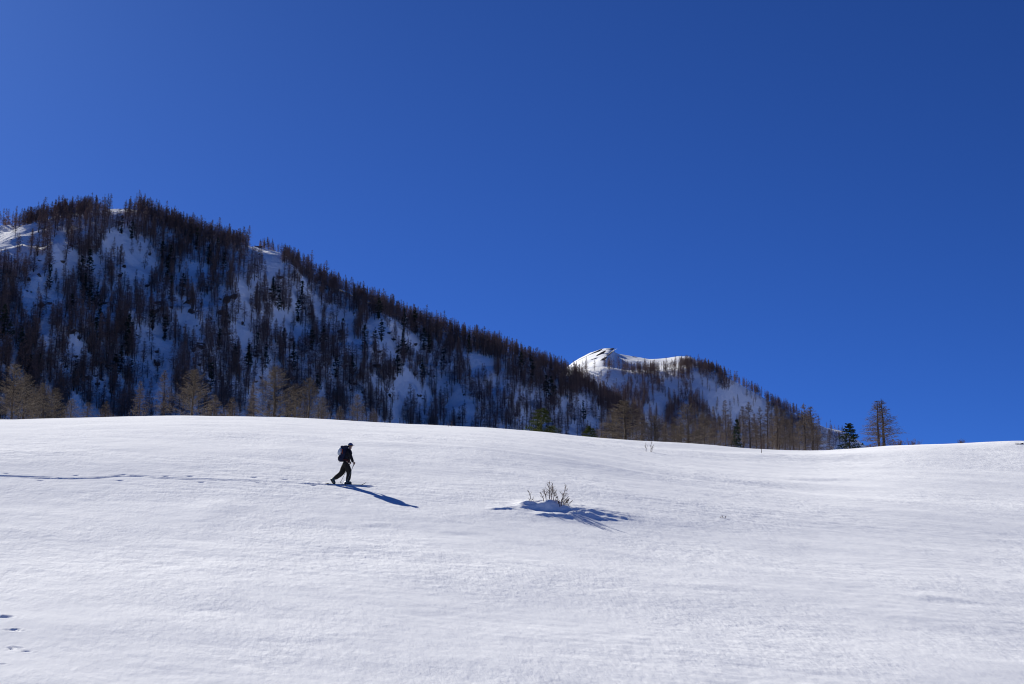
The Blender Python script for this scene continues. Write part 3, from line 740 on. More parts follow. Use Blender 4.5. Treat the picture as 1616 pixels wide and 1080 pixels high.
def cell(px, py, far):
    col = next(c for q, c in COLS if px < q)
    if far: return "on the farther hill", col
    top = np.interp(px, [0, 210, 400, 560, 800, 1000], [345, 328, 386, 458, 552, 655]); bot = np.interp(px, [0, 600, 1000], [660, 668, 700]); f = (py - top) / max(1, bot - top)
    return ("just under the ridge" if f < 0.2 else "high on the mountainside" if f < 0.4 else "midway up the mountainside" if f < 0.6 else "low on the mountainside" if f < 0.8 else "at the mountain's foot"), col
cells = {}
for i in ind: cells.setdefault(cell(bx_[i], by_[i], src[i] == 1), []).append(i)
_ones = ["", "second", "third", "fourth", "fifth", "sixth", "seventh", "eighth", "ninth", "tenth", "eleventh", "twelfth", "thirteenth", "fourteenth", "fifteenth", "sixteenth", "seventeenth", "eighteenth", "nineteenth", "twentieth"]
NTH = [(w + " tallest").strip() for w in _ones] + ["twenty-" + w + " tallest" for w in ["first"] + _ones[1:9]]
LARCH_SRC = {}; q_ = 0
for (row, col), lst in sorted(cells.items()):
    lst.sort(key=lambda i: -size[i])
    for r, i in enumerate(lst):
        a = V_LARCH[q_ % 10]
        LARCH_SRC[q_ % 10] = tree_obj("larch_tree", a[0], a[1], (base[i, 0], base[i, 1], base[i, 2] - 0.3), random.uniform(0, 6.28), Hh[i] / H0, f"{NTH[min(r, 27)]} bare larch {row}, {col}", "larch", f"larches {row}", random.uniform(0.8, 1.25), (random.gauss(0, 0.03), random.gauss(0, 0.03)))
        q_ += 1
rest = [i for i in range(len(base)) if i not in ind]
def forest(name, idx, label):
    """too many to single out: one object, points that carry a larch each"""
    idx = np.array(idx); n = len(idx)
    me = bpy.data.meshes.new(name); me.vertices.add(n); me.vertices.foreach_set("co", (base[idx] - [0, 0, 0.3]).astype(np.float32).ravel())
    def attr(nm, tp, key, val):
        at = me.attributes.new(nm, tp, 'POINT'); at.data.foreach_set(key, np.ascontiguousarray(val).ravel())
    w = rng.uniform(0.8, 1.25, n); sz_ = Hh[idx] / H0
    attr("turn", 'FLOAT_VECTOR', "vector", np.stack([rng.normal(0, 0.035, n), rng.normal(0, 0.035, n), rng.uniform(0, 6.28, n)], 1).astype(np.float32))
    attr("size", 'FLOAT_VECTOR', "vector", np.stack([sz_ * w, sz_ * w, sz_], 1).astype(np.float32))
    attr("pick", 'INT', "value", rng.integers(0, 10, n).astype(np.int32))
    o = link(name, me); tag(o, label, "forest", kind="stuff")
    g = bpy.data.node_groups.new(name, 'GeometryNodeTree')
    g.interface.new_socket("Geometry", in_out='INPUT', socket_type='NodeSocketGeometry'); g.interface.new_socket("Geometry", in_out='OUTPUT', socket_type='NodeSocketGeometry')
    N_ = g.nodes.new; gi, go = N_("NodeGroupInput"), N_("NodeGroupOutput")
    ins = N_("GeometryNodeInstanceOnPoints"); jn = N_("GeometryNodeJoinGeometry")
    for k in range(10):
        t_ = LARCH_SRC[k]; j2 = N_("GeometryNodeJoinGeometry"); g2 = N_("GeometryNodeGeometryToInstance")
        for ch in t_.children:
            oi = N_("GeometryNodeObjectInfo"); oi.transform_space = 'ORIGINAL'; oi.inputs["Object"].default_value = ch
            g.links.new(oi.outputs["Geometry"], j2.inputs[0])
        g.links.new(j2.outputs[0], g2.inputs[0]); g.links.new(g2.outputs[0], jn.inputs[0])
    def na(nm, tp):
        q = N_("GeometryNodeInputNamedAttribute"); q.data_type = tp; q.inputs["Name"].default_value = nm; return q.outputs["Attribute"]
    g.links.new(gi.outputs[0], ins.inputs["Points"]); g.links.new(jn.outputs[0], ins.inputs["Instance"])
    ins.inputs["Pick Instance"].default_value = True
    g.links.new(na("pick", 'INT'), ins.inputs["Instance Index"]); g.links.new(na("size", 'FLOAT_VECTOR'), ins.inputs["Scale"])
    e2r = N_("FunctionNodeEulerToRotation"); g.links.new(na("turn", 'FLOAT_VECTOR'), e2r.inputs[0]); g.links.new(e2r.outputs[0], ins.inputs["Rotation"])
    g.links.new(ins.outputs[0], go.inputs[0])
    md = o.modifiers.new("trees", 'NODES'); md.node_group = g
forest("larch_forest", rest, "dense bare brown larch forest along ridge and slopes of the mountain and hill")
print("LARCHES", sum(len(m.polygons) for m in bpy.data.meshes), len(base), "stuff", len(rest))

# ------------------------------------------------------------------ rock outcrops on the mountainside
def rock_mesh(seed, m):
    r_ = np.random.default_rng(seed); import bmesh
    bm = bmesh.new(); bmesh.ops.create_icosphere(bm, subdivisions=2, radius=1.0)
    v = np.array([q.co for q in bm.verts])
    for _ in range(9):
        n = r_.normal(0, 1, 3); n /= np.linalg.norm(n); d = r_.uniform(0.35, 0.75); t = np.maximum(v @ n - d, 0); v = v - t[:, None] * n
    v *= 1 + 0.17 * r_.normal(0, 1, (len(v), 1)); v[:, 0] += 0.35 * v[:, 2]
    for q, c in zip(bm.verts, v): q.co = c
    me = bpy.data.meshes.new("rock"); bm.to_mesh(me); bm.free(); me.materials.append(m); return me
RM = [rock_mesh(40 + i, M_ROCK) for i in range(5)]
ROCKS = [(249, 482, 12, 9), (260, 509, 11, 10), (238, 498, 12, 7), (217, 470, 8, 5), (231, 458, 12, 7), (314, 548, 17, 12), (306, 556, 8, 10), (365, 474, 12, 8), (355, 480, 10, 12), (22, 417, 12, 6), (61, 420, 9, 4), (97, 415, 8, 5), (108, 527, 12, 8), (76, 480, 7, 4), (99, 489, 8, 5), (123, 544, 9, 8), (148, 600, 8, 5), (115, 570, 8, 4), (245, 557, 6, 4), (296, 484, 12, 9), (302, 500, 10, 12),
         (408, 391, 10, 3), (459, 413, 12, 4), (483, 420, 6, 6), (487, 438, 9, 8), (498, 443, 10, 5), (489, 498, 8, 6), (437, 438, 12, 4), (591, 588, 12, 5), (613, 528, 10, 5), (619, 542, 12, 5), (597, 563, 9, 5), (531, 616, 6, 4), (534, 528, 7, 3), (410, 372 + 32, 8, 3), (60, 447, 6, 6), (165, 480, 9, 7), (285, 452, 10, 8), (345, 500, 9, 9), (545, 580, 9, 5), (180, 540, 8, 6), (135, 600, 9, 6)]
ra_ = np.array(ROCKS, float); hr = shoot(ra_[:, 0], ra_[:, 1], mtn_h)
SZ = lambda w: "large" if w >= 12 else "mid-sized" if w >= 9 else "small"
seen = {}
for i, (p, h) in enumerate(zip(ROCKS, hr)):
    if not np.isfinite(h[0]): continue
    v, hz = zone(p[0], p[1]); key = (SZ(p[2]), v, hz); seen.setdefault(key, []).append((p[0], i, h, p))
SIDE = {1: [""], 2: ["left one", "right one"], 3: ["leftmost", "middle one", "rightmost"]}
for (sz, v, hz), lst in seen.items():
    lst.sort(key=lambda e: e[0])
    for r, (_, i, h, p) in enumerate(lst):
        o = link("rock_outcrop", RM[i % 5]); o.location = (h[0], h[1] + 0.4, h[2])
        m = h[1] / F; o.scale = (p[2] * m * 0.8, p[2] * m * 0.6, p[3] * m * 0.9); o.rotation_euler = (random.uniform(-0.3, 0.3), random.uniform(-0.3, 0.3), random.uniform(-0.5, 0.5))
        side = SIDE.get(len(lst), ["first from left", "second from left", "third from left", "fourth from left", "fifth from left", "sixth from left"])[r]
        tag(o, f"{sz} dark rock {v} on the shaded mountainside, {hz}" + (f", {side}" if side else ""), "rock", "rocks on the mountainside")
# loose small rocks and low scrub heads: too small to single out
ns = 900; sxp = rng.uniform(0, 960, ns); syp = rng.uniform(345, 668, ns); hs = shoot(sxp, syp, mtn_h)
okr = np.isfinite(hs[:, 0]) & (noise(sxp / 26, syp / 20) + 0.3 * noise(sxp / 7, syp / 7) > 0.10); hs = hs[okr]
rv = [np.array([v.co for v in m_.vertices]) for m_ in RM]; rf = [np.array([p.vertices[:] for p in m_.polygons]) for m_ in RM]
parts = []
for j, h in enumerate(hs):
    w = rng.uniform(0.35, 1.15) * (1.8 if rng.random() < 0.10 else 1.0); a = rng.uniform(0, 6.28)
    v = rv[j % 5] * [w * rng.uniform(0.7, 2.0), w, w * rng.uniform(0.4, 1.3)]; v = np.stack([v[:, 0] * math.cos(a) - v[:, 1] * math.sin(a), v[:, 0] * math.sin(a) + v[:, 1] * math.cos(a), v[:, 2]], 1)
    parts.append((v + h + [0, 0, 0.1], rf[j % 5]))
v_, f_ = join_np(parts); o = link("scattered_rocks", mesh_np("scattered_rocks", v_, f_, M_ROCK)); tag(o, "countless small dark stones scattered over the shaded mountainside", "rocks", kind="stuff")
# dark rock ribs on the far white peak
PK = [(931, 560, 26, 2.6, -0.42, "long upper left"), (945, 561, 17, 3.0, -0.50, "short broad middle"), (958, 561, 34, 3.0, -0.55, "longest right"), (937, 567, 13, 2.0, -0.45, "thin lower left"), (963, 551.5, 13, 2.6, -0.05, "topmost summit"), (949, 569, 13, 3.2, -0.5, "lowest"), (976, 558, 10, 2.6, 0.3, "small right-hand"), (1000, 563.5, 8, 1.4, 0.1, "tiny saddle")]
pk = np.array([q[:5] for q in PK]); hk = shoot(pk[:, 0], pk[:, 1], peak_h, 1800, 2500, 2.0)
for i, (p, h) in enumerate(zip(PK, hk)):
    if not np.isfinite(h[0]): continue
    o = link("rock_rib", RM[(i + 2) % 5]); o.location = (h[0], h[1] + 1, h[2]); m = h[1] / F
    o.scale = (p[2] * m * 0.75, 5.0, p[3] * m * 0.9); o.rotation_euler = (0, p[4], 0)
    tag(o, f"{p[5]} dark rock rib on the sunlit distant peak", "rock", "rock ribs on the distant peak")

# ------------------------------------------------------------------ shrubs poking out of the snow
def shrub(name, base_pt, stems, label, group=None, cat="shrub"):
    """stems: (dx, dy, lean x, lean y, height, forks)"""
    r_ = random.Random(hash(label) % 1000 if False else len(label) * 31); root = empty(name, base_pt); tag(root, label, cat, group)
    tw = MB()
    for (dx, dy, lx, ly, h, nf) in stems:
        st = MB(); pts = []; n = 6
        for i in range(n + 1):
            t = i / n; pts.append(Vector((dx + lx * h * t + r_.uniform(-0.025, 0.025) * h * (i > 0), dy + ly * h * t + r_.uniform(-0.025, 0.025) * h * (i > 0), -0.25 * (i == 0) + h * t)))
        st.tube(pts, [0.019 * (1 - 0.75 * i / n) * (0.6 + 0.5 * h) + 0.0015 for i in range(n + 1)], 5); st.obj("stem", M_SHRUB, root)
        for k in range(nf):
            i = r_.randint(1, n - 1); t = r_.random(); p = pts[i].lerp(pts[i + 1], t); az = r_.uniform(0, 6.28); L = r_.uniform(0.25, 0.55) * h * (1.15 - i / n)
            d = Vector((math.cos(az) * 0.8 + lx, math.sin(az) * 0.5 + ly, r_.uniform(0.35, 1.1))).normalized()
            q = p + d * L * 0.5 + Vector((0, 0, -0.02)); e = q + (d + Vector((r_.uniform(-.4, .4), r_.uniform(-.3, .3), 0.25))).normalized() * L * 0.5
            tw.tube([p, q, e], [0.0075, 0.0055, 0.0025], 3, caps=False)
            for _ in range(5):
                s = r_.uniform(0.2, 1.0); b = p.lerp(q, s) if r_.random() < 0.5 else q.lerp(e, s); dd = (d + Vector((r_.uniform(-1, 1), r_.uniform(-.6, .6), r_.uniform(-.2, .8)))).normalized()
                tw.tube([b, b + dd * L * r_.uniform(0.2, 0.4)], [0.0048, 0.002], 3, caps=False)
    tw.obj("twigs", M_SHRUB, root); return root
def fz(x, y): return float(field_h(np.array([x]), np.array([y]))[0])
def at_field(px, py):
    p = hit_field(px, py, field_h); return (p[0], p[1], p[2] - 0.02)
def by_bush(dx, dy):
    x_, y_ = float(BUSH[0]) + dx, float(BUSH[1]) + dy; return (x_, y_, fz(x_, y_) - 0.02)
b0 = by_bush(0.02, 0.04); b1 = by_bush(0.46, -0.10); b2 = by_bush(-0.72, 0.04)
G = "bare shrubs on the snow mound"
shrub("bare_shrub", b0, [(0, 0, 0.02, 0, 0.70, 26), (0.09, 0.02, 0.10, 0.05, 0.64, 24), (-0.10, 0, -0.25, 0, 0.45, 16), (0.16, -.03, 0.3, 0, 0.34, 14), (-0.2, 0.04, -0.5, 0, 0.3, 12), (0.26, 0.0, 0.1, 0, 0.25, 12)], "tallest bare shrub in the middle of the snow mound right of the skier", G)
shrub("bare_shrub", b1, [(0, 0, 0.30, 0, 0.74, 20), (0.08, -0.05, 0.75, 0, 0.30, 18), (0.12, 0, 0.95, 0.1, 0.24, 18), (0.25, 0.05, 0.4, 0, 0.2, 16), (0.3, 0.0, 1.1, 0, 0.16, 12), (-0.08, -0.05, -0.2, 0, 0.3, 8), (0.02, -0.15, 0.3, -0.2, 0.26, 9), (0.2, -0.02, 0.5, 0, 0.22, 8), (-0.03, -0.2, -0.3, -0.3, 0.2, 7), (0.12, -0.1, -0.4, 0, 0.2, 7)], "dark tangled shrub leaning right on the right side of the snow mound", G)
shrub("bare_shrub", b2, [(0.06, 0, -0.30, 0, 0.46, 9), (0.10, 0.02, 0.05, 0, 0.22, 6), (0.02, 0, -0.6, 0, 0.16, 5)], "small sparse shrub at the left end of the snow mound", G)
for q, st, lab in [((1020, 713), [(0, 0, -0.1, 0, 0.6, 6)], "left of two thin dry sprigs near the crest below the broad tan larches"),
                   ((1027, 713.5), [(0, 0, 0.1, 0, 0.75, 8), (0.05, 0, 0.25, 0, 0.45, 5)], "right, taller of two thin dry sprigs near the crest"),
                   ((1142, 818), [(0, 0, -0.5, 0, 0.14, 6), (0.05, 0, 0.4, 0, 0.12, 6), (-0.1, 0, -0.2, 0, 0.1, 4)], "tiny reddish twig tuft alone on the open snow right of the mound"),
                   ((1201.5, 715), [(0, 0, 0.03, 0, 0.95, 14)], "tiny sapling before the grey larch clump on the crest"),
                   ((713, 673.5), [(0, 0, 0.0, 0, 0.45, 5), (-0.2, 0, -0.3, 0, 0.3, 4)], "thin dry sprig on the crest below the mountain's open gully")]:
    shrub("dry_sprig", at_field(*q), st, lab, "dry sprigs in the snow", "sprig")
def far_bush(px, depth, w, h, lab):
    x, y, z = ground_under(px, depth); m = depth / F; root = empty("leafless_bush", (x, y, z)); tag(root, lab, "bush", "leafless bushes behind the crest")
    r_ = random.Random(px); b = MB(); s = MB()
    for k in range(26):
        az = r_.uniform(0, 6.28); rr = r_.uniform(0, 0.5) * w * m; hh = r_.uniform(0.5, 1.0) * h * m; p = Vector((rr * math.cos(az) * 0.4, rr * math.sin(az) * 0.4, -0.3)); e = Vector((rr * math.cos(az), rr * math.sin(az), hh))
        s.tube([p, p.lerp(e, 0.55) + Vector((0, 0, 0.1)), e], [0.016, 0.010, 0.004], 3, caps=False)
        for _ in range(9):
            q = p.lerp(e, r_.uniform(0.3, 1)); d = Vector((r_.uniform(-1, 1), r_.uniform(-1, 1), r_.uniform(0, 1))).normalized(); b.tube([q, q + d * h * m * r_.uniform(0.15, 0.35)], [0.008, 0.003], 3, caps=False)
    s.obj("stems", M_SHRUB, root); b.obj("twigs", M_SHRUB, root)
far_bush(1417, 118, 26, 14, "leafless bush at the right foot of the larch pair")
far_bush(1440, 120, 30, 15, "broad leafless bush on the skyline right of the larch pair")
far_bush(1516, 116, 14, 9, "small leafless bush alone on the bare right skyline")
far_bush(1372, 118, 20, 9, "leafless bush at the left foot of the larch pair")
rk = at_field(1608, 700.5)
o = link("rock", RM[1]); o.location = (rk[0], rk[1], rk[2] - 0.06); o.scale = (0.45, 0.4, 0.22); tag(o, "small dark rock showing through the snow at the right edge crest", "rock")

# ------------------------------------------------------------------ the ski tourer
M_SKIN = mat("skin", (0.42, 0.24, 0.17), 0.55, 0.35, 0.15, 30)
M_JACKET = mat("black_jacket", (0.012, 0.012, 0.017), 0.85, 0.2, 0.4, 14, bump=0.5, bscale=9)
M_TROUSER = mat("dark_trousers", (0.034, 0.030, 0.024), 0.9, 0.15, 0.35, 12, bump=0.6, bscale=8)
M_BOOT = mat("teal_boot_shell", (0.010, 0.032, 0.042), 0.4, 0.5)
M_BOOTD = mat("boot_sole", (0.012, 0.012, 0.013), 0.8, 0.2)
M_CAP = mat("blue_cap", (0.022, 0.055, 0.19), 0.85, 0.2, 0.3, 20)
M_HAIR = mat("dark_hair", (0.02, 0.013, 0.01), 0.7, 0.3)
M_LENS = mat("dark_lens", (0.01, 0.01, 0.012), 0.1, 0.5)
M_PACK = mat("navy_pack", (0.012, 0.015, 0.042), 0.8, 0.25, 0.35, 14, bump=0.5, bscale=12)
M_GREY = mat("pale_grey_fabric", (0.50, 0.55, 0.60), 0.7, 0.3, 0.12, 10)
M_ORANGE = mat("orange_webbing", (0.45, 0.085, 0.03), 0.8, 0.2)
M_BELT = mat("dark_red_webbing", (0.05, 0.012, 0.012), 0.8, 0.2)
M_BLACK = mat("black_plastic", (0.012, 0.012, 0.014), 0.55, 0.4)
M_METAL = mat("pole_metal", (0.10, 0.10, 0.11), 0.35, 0.6)
M_SKI = mat("dark_ski", (0.02, 0.022, 0.03), 0.35, 0.5)

def skin(name, verts, edges, root, m, parent=None, lv=2):
    ks = list(verts); me = bpy.data.meshes.new(name)
    me.from_pydata([verts[k][0] for k in ks], [(ks.index(a), ks.index(b)) for a, b in edges], [])
    me.materials.append(m); o = link(name, me, parent)
    sm = o.modifiers.new("skin", 'SKIN'); sm.use_smooth_shade = True; sm.branch_smoothing = 0.3
    for i, k in enumerate(ks):
        r = verts[k][1]; sv = me.skin_vertices[0].data[i]; sv.radius = (r, r) if not isinstance(r, tuple) else r; sv.use_root = (k == root)
    ss = o.modifiers.new("subdivision", 'SUBSURF'); ss.levels = lv; ss.render_levels = lv
    return o

sx = float(SK[0]); sy = float(trackY(sx)); sz = float(trackZ(sx)) - 0.038
O = Vector((sx, sy, sz))
ZS = 0.035                                       # top of ski and binding above the rut
RH, LH = (0.36, -0.25, 0.86), (0.13, 0.27, 0.94)  # hands
bv = {'pel': ((-0.02, 0, 0.98), 0.10), 'spi': ((0.03, 0, 1.16), 0.10), 'che': ((0.09, 0, 1.36), 0.11), 'nek': ((0.125, 0, 1.50), 0.052), 'hb': ((0.150, 0, 1.575), 0.068), 'hm': ((0.165, 0, 1.655), 0.088), 'ht': ((0.160, 0, 1.72), 0.070),
      'nos': ((0.262, 0, 1.645), 0.014), 'chn': ((0.215, 0, 1.575), 0.035)}
be = [('pel', 'spi'), ('spi', 'che'), ('che', 'nek'), ('nek', 'hb'), ('hb', 'hm'), ('hm', 'ht'), ('hm', 'nos'), ('hb', 'chn')]
def arm(p, sh, el, wr, hand, poledir):
    bv[p + 's'] = (sh, 0.055); bv[p + 'e'] = (el, 0.042); bv[p + 'w'] = (wr, 0.028)
    h = Vector(hand); bv[p + 'p'] = (tuple(Vector(wr).lerp(h, 0.75)), 0.036)
    be.extend([('che', p + 's'), (p + 's', p + 'e'), (p + 'e', p + 'w'), (p + 'w', p + 'p')])
    fwd = Vector((0.05, 0, -0.02)); side = -1 if p == 'r' else 1
    for k in range(4):                            # four fingers closing round the grip
        up = Vector(poledir).normalized() * (0.030 - 0.021 * k); L = (0.9, 1.0, 0.95, 0.75)[k]
        a = h + up + Vector((0.018, -side * 0.020, 0)) * L; b = h + up + Vector((0.040, 0.004 * side, -0.004)) * L; c = h + up + Vector((0.022, side * 0.026, -0.006)) * L
        for nm, q, r in ((f'{p}f{k}a', a, 0.010), (f'{p}f{k}b', b, 0.0095), (f'{p}f{k}c', c, 0.008)): bv[nm] = (tuple(q), r)
        be.extend([(p + 'p', f'{p}f{k}a'), (f'{p}f{k}a', f'{p}f{k}b'), (f'{p}f{k}b', f'{p}f{k}c')])
    t0 = h + Vector(poledir).normalized() * 0.042 + Vector((-0.012, side * 0.022, 0.006)); t1 = t0 + Vector((0.034, -side * 0.012, 0.006))
    bv[p + 't0'] = (tuple(t0), 0.011); bv[p + 't1'] = (tuple(t1), 0.009); be.extend([(p + 'p', p + 't0'), (p + 't0', p + 't1')])
RT_, LT_ = Vector((0.00, -0.34, 0)), Vector((-0.30, 0.42, 0))        # pole tips (x, y), z from the ground
for t in (RT_, LT_): t.z = fz(sx + t.x, sy + t.y) - sz - 0.03
arm('r', (0.11, -0.19, 1.43), (0.235, -0.235, 1.12), (0.325, -0.245, 0.905), RH, Vector(RH) - RT_)
arm('l', (0.11, 0.19, 1.43), (0.06, 0.26, 1.14), (0.10, 0.27, 0.98), LH, Vector(LH) - LT_)
LEG = {'r': ((0.0, -0.09, 0.93), (0.155, -0.10, 0.51), (0.095, -0.11, 0.16)), 'l': ((-0.05, 0.09, 0.93), (-0.185, 0.10, 0.495), (-0.535, 0.11, 0.255))}
for p, (h, k, a) in LEG.items():
    bv[p + 'h'] = (h, 0.08); bv[p + 'k'] = (k, 0.055); bv[p + 'a'] = (a, 0.04); be += [('pel', p + 'h'), (p + 'h', p + 'k'), (p + 'k', p + 'a')]
person = skin("person", bv, be, 'pel', M_SKIN)
person.location = O
tag(person, "person ski touring across the slope in black jacket, dark trousers and blue cap", "person")
jv = {'hem': ((-0.03, 0, 0.94), 0.17), 'w': ((0.01, 0, 1.10), 0.165), 'c': ((0.08, 0, 1.33), 0.19), 'n': ((0.118, 0, 1.475), 0.085), 'col': ((0.128, 0, 1.535), 0.066)}
je = [('hem', 'w'), ('w', 'c'), ('c', 'n'), ('n', 'col')]
for p, pts in (('r', [(0.10, -0.18, 1.42), (0.17, -0.225, 1.27), (0.235, -0.235, 1.12), (0.29, -0.24, 0.99), (0.318, -0.244, 0.925)]), ('l', [(0.10, 0.18, 1.42), (0.08, 0.23, 1.27), (0.06, 0.26, 1.14), (0.08, 0.265, 1.05), (0.097, 0.27, 0.995)])):
    rr = [0.095, 0.082, 0.072, 0.062, 0.056]; prev = 'c'
    for i, q in enumerate(pts): jv[f'{p}{i}'] = (q, rr[i]); je.append((prev, f'{p}{i}')); prev = f'{p}{i}'
skin("jacket", jv, je, 'w', M_JACKET, person)
tv_ = {'b': ((-0.025, 0, 1.00), 0.165), 'p': ((-0.03, 0, 0.90), 0.165)}; te = [('b', 'p')]
for p, pts, rr in (('r', [(0.02, -0.09, 0.84), (0.095, -0.10, 0.68), (0.15, -0.105, 0.51), (0.125, -0.11, 0.33), (0.095, -0.11, 0.13)], [0.150, 0.138, 0.116, 0.106, 0.112]),
                   ('l', [(-0.07, 0.09, 0.84), (-0.13, 0.095, 0.67), (-0.185, 0.10, 0.505), (-0.36, 0.105, 0.375), (-0.520, 0.11, 0.265)], [0.152, 0.146, 0.122, 0.106, 0.102])):
    prev = 'p'
    for i, q in enumerate(pts): tv_[f'{p}{i}'] = (q, rr[i]); te.append((prev, f'{p}{i}')); prev = f'{p}{i}'
skin("trousers", tv_, te, 'b', M_TROUSER, person)
def boot(heel, toe, ankle, shaft, lab):
    heel, toe, ankle, shaft = map(Vector, (heel, toe, ankle, shaft)); f = (toe - heel).normalized(); up = Vector((0, 1, 0)).cross(f) * -1
    if up.z < 0 and abs(f.z) < 0.5: up = -up
    b = MB(); b.tube([heel - f * 0.005 + up * 0.05, heel + f * 0.07 + up * 0.058, heel.lerp(toe, 0.6) + up * 0.052, toe - f * 0.03 + up * 0.040, toe + up * 0.034], [0.052, 0.066, 0.062, 0.052, 0.028], 12)
    b.tube([ankle - (shaft - ankle) * 0.35, ankle, shaft], [0.062, 0.068, 0.074], 12)
    o = b.obj("boot", M_BOOT, person)
    s_ = MB(); s_.tube([heel - f * 0.01 + up * 0.008, heel.lerp(toe, 0.5) + up * 0.006, toe + up * 0.006], [0.040, 0.046, 0.030], 10, sx=1.0, sy=1.0); s_.obj("sole", M_BOOTD, o)
    for t in (0.35, 0.75):
        c = MB(); p = heel.lerp(toe, t * 0.6 + 0.2) + up * 0.075; c.tube([p + Vector((0, -0.055, -0.02)), p + up * 0.02, p + Vector((0, 0.055, -0.02))], [0.008] * 3, 6); c.obj("buckle", M_METAL, o)
boot((-0.02, -0.11, ZS), (0.255, -0.11, ZS), (0.07, -0.11, 0.14), (0.10, -0.11, 0.30), "")
boot((-0.640, 0.11, 0.245), (-0.500, 0.11, ZS + 0.005), (-0.565, 0.11, 0.245), (-0.44, 0.11, 0.32), "")
c_ = MB(); c_.ball((0.160, 0, 1.690), (0.108, 0.092, 0.092), 16, 8, lambda p: Vector((p.x, p.y, max(p.z, -0.12)))); cap = c_.obj("cap", M_CAP, person)
c_ = MB(); vv, ff = [], []
for i in range(9):
    t = -1 + 2 * i / 8; y_ = 0.078 * t; bx = 0.16 + 0.100 * math.sqrt(max(0, 1 - (0.85 * t) ** 2)); vv += [(bx, y_, 1.695), (bx + 0.075 * math.sqrt(max(0, 1 - t * t * 0.9)), y_, 1.680), (bx, y_, 1.688), (bx + 0.075 * math.sqrt(max(0, 1 - t * t * 0.9)), y_, 1.673)]
for i in range(8): a = i * 4; ff += [(a, a + 4, a + 5, a + 1), (a + 2, a + 3, a + 7, a + 6), (a + 1, a + 5, a + 7, a + 3)]
c_.add(vv, ff); c_.obj("visor", M_CAP, cap)
c_ = MB(); c_.ball((0.135, 0, 1.645), (0.088, 0.090, 0.055), 12, 8); c_.obj("hair", M_HAIR, person)
c_ = MB(); c_.ball((0.232, -0.042, 1.655), (0.028, 0.036, 0.022), 10, 6); c_.ball((0.232, 0.042, 1.655), (0.028, 0.036, 0.022), 10, 6); c_.tube([(0.228, -0.07, 1.66), (0.15, -0.092, 1.66)], [0.005, 0.005], 5); c_.tube([(0.228, 0.07, 1.66), (0.15, 0.092, 1.66)], [0.005, 0.005], 5); c_.obj("sunglasses", M_LENS, person)
for sd in (-1, 1):
    c_ = MB(); c_.ball((0.145, sd * 0.092, 1.635), (0.020, 0.012, 0.030), 8, 6); c_.obj("ear", M_SKIN, person)

pack = empty("backpack", O); tag(pack, "navy backpack with pale grey rear pocket worn by the ski tourer", "backpack")
sq = lambda e: (lambda p: Vector([math.copysign(abs(c) ** e, c) for c in p]))
def tilted(fn, a): return fn
c_ = MB(); c_.ball((0, 0, 0), (0.165, 0.140, 0.29), 16, 12, sq(0.9)); bodyp = c_.obj("main_compartment", M_PACK, pack); bodyp.location = (-0.125, 0, 1.31); bodyp.rotation_euler = (0, R(9), 0)
c_ = MB(); c_.ball((0, 0, 0), (0.135, 0.13, 0.085), 14, 8, sq(0.8)); l_ = c_.obj("lid", M_PACK, pack); l_.location = (-0.045, 0, 1.585); l_.rotation_euler = (0, R(-6), 0)
c_ = MB(); c_.ball((0, 0, 0), (0.085, 0.11, 0.06), 14, 8, sq(0.8)); l2 = c_.obj("lid_pocket", M_PACK, pack); l2.location = (-0.175, 0, 1.60)
c_ = MB(); c_.ball((0, 0, 0), (0.155, 0.132, 0.145), 14, 10, sq(0.8)); l3 = c_.obj("bottom_compartment", M_PACK, pack); l3.location = (-0.205, 0, 1.12)
c_ = MB(); c_.ball((0, 0, 0), (0.115, 0.150, 0.165), 16, 10, sq(0.85)); g_ = c_.obj("grey_pocket", M_GREY, pack); g_.location = (-0.262, 0, 1.405); g_.rotation_euler = (0, R(12), 0)
for k, zz in enumerate((1.47, 1.42, 1.37, 1.32)):
    c_ = MB(); c_.tube([(-0.16, -0.150, zz + 0.012), (-0.20, -0.156, zz), (-0.235, -0.158, zz - 0.004)], [0.009] * 3, 6); c_.obj("lacing", M_ORANGE if k % 2 == 0 else M_BLACK, pack)
c_ = MB(); c_.tube([(-0.150, -0.140, 1.50), (-0.145, -0.148, 1.40), (-0.160, -0.142, 1.30)], [0.008] * 3, 6); c_.obj("side_strap", M_ORANGE, pack)
for sd in (-1, 1):
    c_ = MB(); c_.tube([(-0.02, sd * 0.09, 1.50), (0.07, sd * 0.11, 1.525), (0.19, sd * 0.115, 1.44), (0.215, sd * 0.12, 1.33), (0.14, sd * 0.15, 1.20), (0.0, sd * 0.15, 1.10)], [0.022, 0.024, 0.024, 0.022, 0.016, 0.014], 8); c_.obj("shoulder_strap", M_PACK, pack)
c_ = MB(); c_.tube([(-0.11, -0.15, 1.06), (0.03, -0.165, 1.04), (0.12, -0.10, 1.03), (0.145, 0, 1.03), (0.12, 0.10, 1.03), (0.03, 0.165, 1.04), (-0.11, 0.15, 1.06)], [0.03, 0.028, 0.02, 0.018, 0.02, 0.028, 0.03], 8); c_.obj("hip_belt", M_BELT, pack)
for (a, b) in (((0.13, -0.05, 1.02), (0.20, -0.07, 0.86)), ((0.14, -0.02, 1.02), (0.17, -0.04, 0.89)), ((-0.27, -0.05, 1.02), (-0.29, -0.05, 0.93))):
    c_ = MB(); c_.tube([a, Vector(a).lerp(Vector(b), 0.5) + Vector((0.01, 0, 0)), b], [0.006, 0.005, 0.005], 5); c_.obj("loose_strap", M_BLACK, pack)

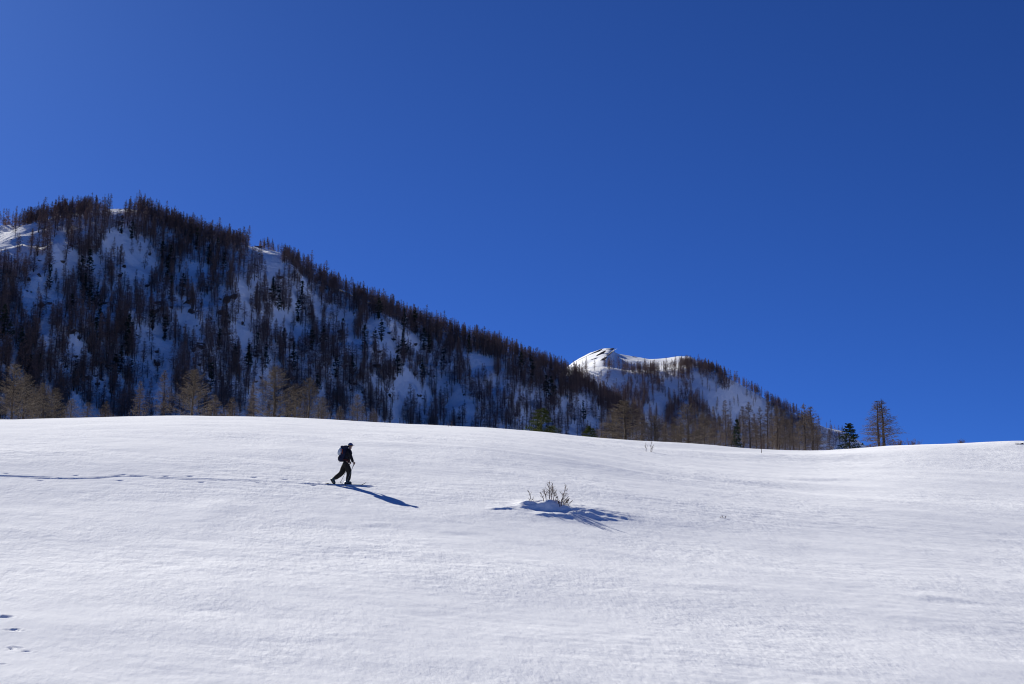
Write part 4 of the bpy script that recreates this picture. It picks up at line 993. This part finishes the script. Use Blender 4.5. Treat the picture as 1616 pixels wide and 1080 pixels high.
def ski(y, x_boot, lab):
    zg = float(trackZ(sx + x_boot)) - float(trackZ(sx)); sl = (float(trackZ(sx + x_boot + 0.7)) - float(trackZ(sx + x_boot - 0.7))) / 1.4
    yg = lambda x: float(trackY(sx + x)) - sy
    r = empty("ski", (sx + x_boot, sy + yg(x_boot) + y, sz + zg)); r.rotation_euler = (0, -math.atan(sl), math.atan((yg(x_boot + .7) - yg(x_boot - .7)) / 1.4)); tag(r, lab, "ski", "pair of touring skis")
    vv, ff = [], []; n = 18
    for i in range(n + 1):
        t = i / n; X_ = -0.85 + 1.70 * t; w = 0.046 + 0.012 * abs(2 * t - 1) ** 1.5; w *= 1 - 0.85 * sst(0.93, 1.0, np.array(t)); zt = 0.13 * float(sst(0.86, 1.02, np.array(t))) ** 1.4 + 0.025 * float(sst(0.06, 0.0, np.array(t)))
        vv += [(X_, -w, zt), (X_, w, zt), (X_, w, zt + 0.018), (X_, -w, zt + 0.018)]
    for i in range(n):
        a = i * 4
        for k in range(4): ff.append((a + k, a + (k + 1) % 4, a + 4 + (k + 1) % 4, a + 4 + k))
    ff += [(3, 2, 1, 0), (n * 4, n * 4 + 1, n * 4 + 2, n * 4 + 3)]
    m_ = MB(); m_.add(vv, ff); m_.obj("ski_plank", M_SKI, r, False)
    m_ = MB(); m_.tube([(0.16, 0, 0.026), (0.24, 0, 0.030)], [0.030, 0.026], 8); m_.obj("toe_binding", M_METAL, r)
    m_ = MB(); m_.tube([(-0.10, 0, 0.026), (-0.02, 0, 0.032)], [0.028, 0.030], 8); m_.obj("heel_binding", M_METAL, r)
ski(-0.09, 0.02, "nearer dark ski under the tourer's forward boot, tip pointing right")
ski(0.09, -0.72, "farther dark ski under the tourer's lifted rear heel")

def pole(top, tip, lab):
    top, tip = Vector(top), Vector(tip); d = (top - tip).normalized(); r = empty("ski_pole", O + tip); tag(r, lab, "ski pole", "pair of ski poles"); L = (top - tip).length
    m_ = MB(); m_.tube([Vector((0, 0, 0)), d * L], [0.008, 0.011], 8); m_.obj("shaft", M_METAL, r)
    m_ = MB(); m_.tube([d * (L - 0.16), d * (L - 0.05), d * (L + 0.06), d * (L + 0.085)], [0.014, 0.018, 0.019, 0.024], 8); m_.obj("grip", M_BLACK, r)
    m_ = MB(); m_.tube([d * 0.075, d * 0.085, d * 0.092], [0.048, 0.045, 0.012], 12); m_.obj("basket", M_BLACK, r)
    m_ = MB(); e = d * (L + 0.07); m_.tube([e, e + Vector((-0.05, 0, -0.04)), e + Vector((-0.04, 0.0, -0.12)), e + Vector((0.0, 0, -0.08))], [0.006] * 4, 5); m_.obj("wrist_strap", M_BLACK, r)
pole(RH, RT_, "ski pole held in the tourer's near right hand, slanting back behind the leg")
pole(LH, LT_, "far ski pole mostly hidden behind the tourer, tip behind the rear knee")
